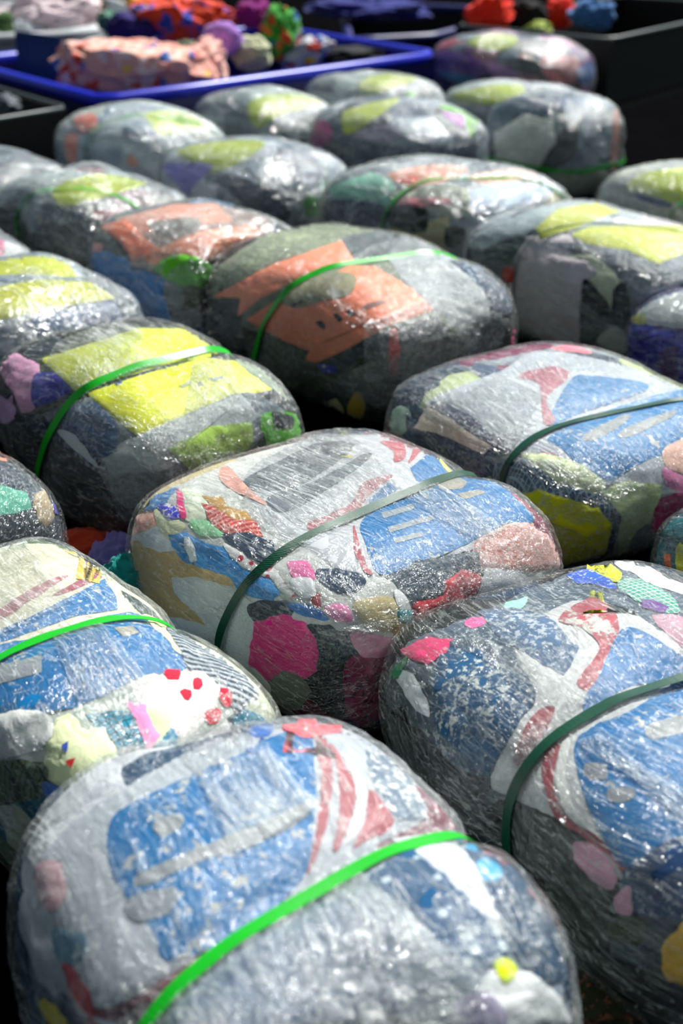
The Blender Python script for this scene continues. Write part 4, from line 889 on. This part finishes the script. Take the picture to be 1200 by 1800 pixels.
def bin_(name, corners, h, wall_mat, rim_mat, rim_r, bottom, label, cat):
    """open-topped bin with four walls, a base and a rolled rim; corners in plan, in order"""
    cx = sum(c[0] for c in corners) / 4; cy = sum(c[1] for c in corners) / 4
    r = empty(name, (cx, cy, 0)); tag(r, label, cat)
    L = [(c[0] - cx, c[1] - cy) for c in corners]
    for i in range(4):
        V, F = wall_quad(L[i], L[(i + 1) % 4], .0, h, .018); mesh_obj('side_panel', V, F, wall_mat, r, smooth=False)
    V = [(x, y, z) for z in (bottom - .02, bottom) for x, y in L]
    mesh_obj('base', V, [(3, 2, 1, 0), (4, 5, 6, 7), (0, 1, 5, 4), (1, 2, 6, 5), (2, 3, 7, 6), (3, 0, 4, 7)], wall_mat, r, smooth=False)
    pts = []
    for i in range(4):
        a = Vector(L[i]); b = Vector(L[(i + 1) % 4])
        for t in (.04, .3, .5, .7, .96): q = a.lerp(b, t); pts.append((q.x, q.y, h))
    V, F = tube(pts, rim_r, 10, True); mesh_obj('rim', V, F, rim_mat, r)
    return r

blue = plastic('blue_bin_plastic', '#0c22c8', .35); dblue = plastic('dark_blue_bin_plastic', '#0a1468', .45)
black = plastic('black_bin_plastic', '#050505', .7); greyrim = plastic('grey_rim_plastic', '#3a4448', .45); white = plastic('white_liner', '#c8ccd0', .6)

def clothing_pile(px, py, wpx, hpx, dist, col, label, pat=None, second=None, seed=1, group=None, z=None, ring=False, name='garment', flat=.62, fold=1.0, turn=0.0):
    """one crumpled garment: a slumped mound with deep folds, standing where the line of sight meets its distance"""
    d = pix_dir(px, py); p = CAMP + d * (dist / d.y); sc = dist * cpi + (CAM_H - p.z) * spi; rx = wpx / 2 * sc / FPX; rz = hpx / 2 * sc / FPX
    D, Q = cube_sphere(44); D = D.copy()
    base = np.stack([D[:, 0] * rx, D[:, 1] * max(rx * flat, rz), D[:, 2] * rz], 1)
    s = seed * 5.7; k = 1 / max(rx, .08)
    w1 = vnoise(D * 1.7 + s, seed); q = D * 3.1 + w1[:, None] * 1.1 + s
    rg = (1 - np.abs(vnoise(q * np.array([1.0, .5, .55]), seed + 2))) ** 2; rg2 = (1 - np.abs(vnoise(q * np.array([1.9, .8, .9]) + w1[:, None] * 2, seed + 3))) ** 2
    f = .80 + fold * (.22 * vnoise(D * 1.4 + s, seed + 1) + .22 * (rg - .4) + .09 * (rg2 - .4))
    if ring:
        rr = np.hypot(D[:, 0], D[:, 2]); f = f * (1 - .75 * np.exp(-(rr / .3) ** 2) * (D[:, 1] < 0))
    V = base * f[:, None]
    if turn: c_, s_ = math.cos(turn), math.sin(turn); V = np.stack([V[:, 0] * c_ - V[:, 2] * s_, V[:, 1], V[:, 0] * s_ + V[:, 2] * c_], 1)
    o = mesh_obj(name, V, Q, cloth(col, pat, second)); o.location = p
    tag(o, label, 'clothes', group); return o

# blue bin with the bright clothes
blue_bin = bin_('blue_bin', [(-1.05, 6.42), (.50, 7.86), (-.45, 9.05), (-1.98, 7.60)], .34, dblue, blue, .030, .06, 'open blue plastic bin heaped with bright patterned clothes, behind the bales', 'bin')
V, F = wall_quad((-.92 + .0, -.14), (-.64, -.38), .28, .50, .012)
flap = mesh_obj('corner_flap', [(x, y, z) for x, y, z in V], F, plastic('teal_blue_flap', '#123a66', .5), blue_bin, smooth=False); flap['label'] = 'upright dark blue corner flap'
GB = 'clothes heaped in the blue bin'
clothing_pile(235, 122, 320, 120, 7.05, '#e8a898', 'pale pink printed garment heaped at the near side of the blue bin', 'floral', '#f4d0c4', 3, GB, fold=.75, turn=-.04)
clothing_pile(362, 118, 90, 100, 7.35, '#e8a090', 'salmon striped garment beside the pale pink printed one', 'stripes', '#e8c8c0', 4, GB)
clothing_pile(318, 30, 200, 85, 8.1, '#e04a2a', 'multicoloured red and blue garment at the back of the blue bin', 'floral', '#3050b8', 5, GB)
clothing_pile(390, 68, 85, 72, 7.6, '#a878c8', 'rolled lavender garment between the multicoloured ones', None, None, 6, GB, ring=True, fold=.4)
clothing_pile(440, 95, 90, 72, 7.7, '#b8bc98', 'sage green garment below the lavender roll', None, None, 7, GB, fold=.6)
clothing_pile(445, 22, 75, 60, 8.2, '#8a1478', 'deep purple garment above the lavender roll', None, None, 8, GB)
clothing_pile(492, 60, 80, 105, 8.0, '#3a9830', 'green and orange patterned garment at the right of the heap', 'floral', '#e05a20', 9, GB)
clothing_pile(540, 92, 100, 60, 8.0, '#c8ccd4', 'white garment with red and yellow spots at the right end', 'floral', '#d83030', 10, GB, turn=.3)
clothing_pile(235, 52, 100, 62, 8.0, '#2a1a6a', 'dark violet garment left of the multicoloured heap', None, None, 11, GB)
clothing_pile(270, 8, 110, 34, 8.7, '#e0a020', 'mustard yellow garment along the top edge of the heap', None, None, 12, GB)
clothing_pile(205, 40, 80, 50, 8.5, '#3a8068', 'green garment between the white and violet clothes', 'specks', '#c0c8c0', 13, GB)
clothing_pile(330, 95, 70, 50, 7.6, '#38502c', 'dark speckled garment under the lavender roll', 'specks', '#c8c8b0', 23, GB)
clothing_pile(620, 100, 150, 44, 8.15, '#0c1014', 'black garment at the right end of the blue bin', None, None, 24, GB)
# white clothes behind on the left
white_bin = bin_('white_bin', [(-2.15, 8.3), (-.95, 8.85), (-1.6, 10.4), (-2.9, 9.9)], .36, white, white, .030, .05, 'white bin full of pale clothes at the far left', 'bin')
GW = 'pale clothes in the white bin'
clothing_pile(95, 30, 220, 95, 8.9, '#e0b8c0', 'pale pink and white garment in the white bin', 'stripes', '#e8e8ea', 14, GW)
clothing_pile(30, 75, 150, 80, 8.75, '#d0d4d8', 'white garment at the left edge of the white bin', None, None, 15, GW)
clothing_pile(150, 72, 160, 60, 8.7, '#d8dcdc', 'white garment at the near edge of the white bin', 'specks', '#a8b0a8', 16, GW)
clothing_pile(8, 40, 36, 40, 8.5, '#4a6a38', 'olive green garment at the far left corner', None, None, 17, GW)
clothing_pile(165, 12, 50, 50, 9.3, '#15203a', 'navy garment behind the white ones', 'specks', '#c8b030', 18, GW)
# dark crate at the left edge
dark_crate = bin_('dark_crate', [(-1.60, 5.86), (-1.19, 6.32), (-1.95, 7.3), (-2.6, 6.7)], .33, black, greyrim, .012, .05, 'black crate with a grey rim at the left edge, beside the blue bin', 'crate')
clothing_pile(10, 188, 62, 54, 6.5, '#3a4248', 'grey knotted garment inside the black crate', 'stripes', '#8a9298', 19, fold=.8)
# dark bins at the back and right
navy_bin = bin_('navy_bin', [(.05, 8.75), (.55, 8.95), (1.3, 10.3), (0, 10.8)], .30, black, dblue, .030, .05, 'dark bin with navy sheeting at the back, behind the blue bin', 'bin')
clothing_pile(650, 14, 240, 46, 9.6, '#0c1a70', 'navy blue sheeting in the dark bin at the back', None, None, 20, name='folded_sheeting')
black_bin = bin_('black_bin', [(1.45, 8.03), (2.70, 9.67), (1.9, 10.3), (.66, 8.66)], .40, black, greyrim, .014, .06, 'black bin at the right with orange and blue clothes', 'bin')
GK = 'clothes in the black bin'
clothing_pile(862, 28, 92, 84, 8.75, '#ff3010', 'bright orange red garment at the left of the black bin', None, None, 21, GK)
clothing_pile(985, 24, 60, 64, 8.95, '#f02c10', 'orange red garment beside the blue striped one', None, None, 22, GK)
clothing_pile(925, 30, 90, 70, 8.9, '#0c0d10', 'black garment between the two orange red ones', None, None, 25, GK)
clothing_pile(1040, 26, 92, 56, 8.7, '#1c4c90', 'blue striped garment in the black bin', 'stripes', '#6aa0d8', 26, GK)
clothing_pile(942, 58, 60, 40, 8.6, '#98b020', 'olive green garment in front of the black one', 'specks', '#d8d8b0', 27, GK)
# loose clothes down between the bales
def floor_garment(px, py, z, w_, d_, h_, col, label, pat=None, second=None, seed=1):
    p = on_plane(px, py, z); D, Q = cube_sphere(36); s = seed * 4.1
    rg = (1 - np.abs(vnoise(D * np.array([2.5, 4.5, 3]) + s, seed))) ** 2
    V = D * np.array([w_, d_, h_]) * (.85 + .25 * rg)[:, None]; V[:, 2] = np.maximum(V[:, 2], -h_ * .8) + h_ * .8
    o = mesh_obj('garment', V, Q, cloth(col, pat, second)); o.location = (p.x, p.y, .004); tag(o, label, 'clothes', 'loose clothes between the bales')
floor_garment(222, 1010, .17, .075, .07, .11, '#14908c', 'teal garment in the gap left of the middle bale', seed=31)
floor_garment(205, 962, .13, .06, .05, .085, '#8478b8', 'lavender garment in the gap behind the teal one', seed=32)
floor_garment(150, 945, .10, .09, .06, .06, '#c8401c', 'orange garment low in the gap at the left', seed=33)
floor_garment(1060, 1765, .02, .06, .05, .03, '#2c2e14', 'olive garment on the ground at the lower right', 'specks', '#8a5040', seed=34)
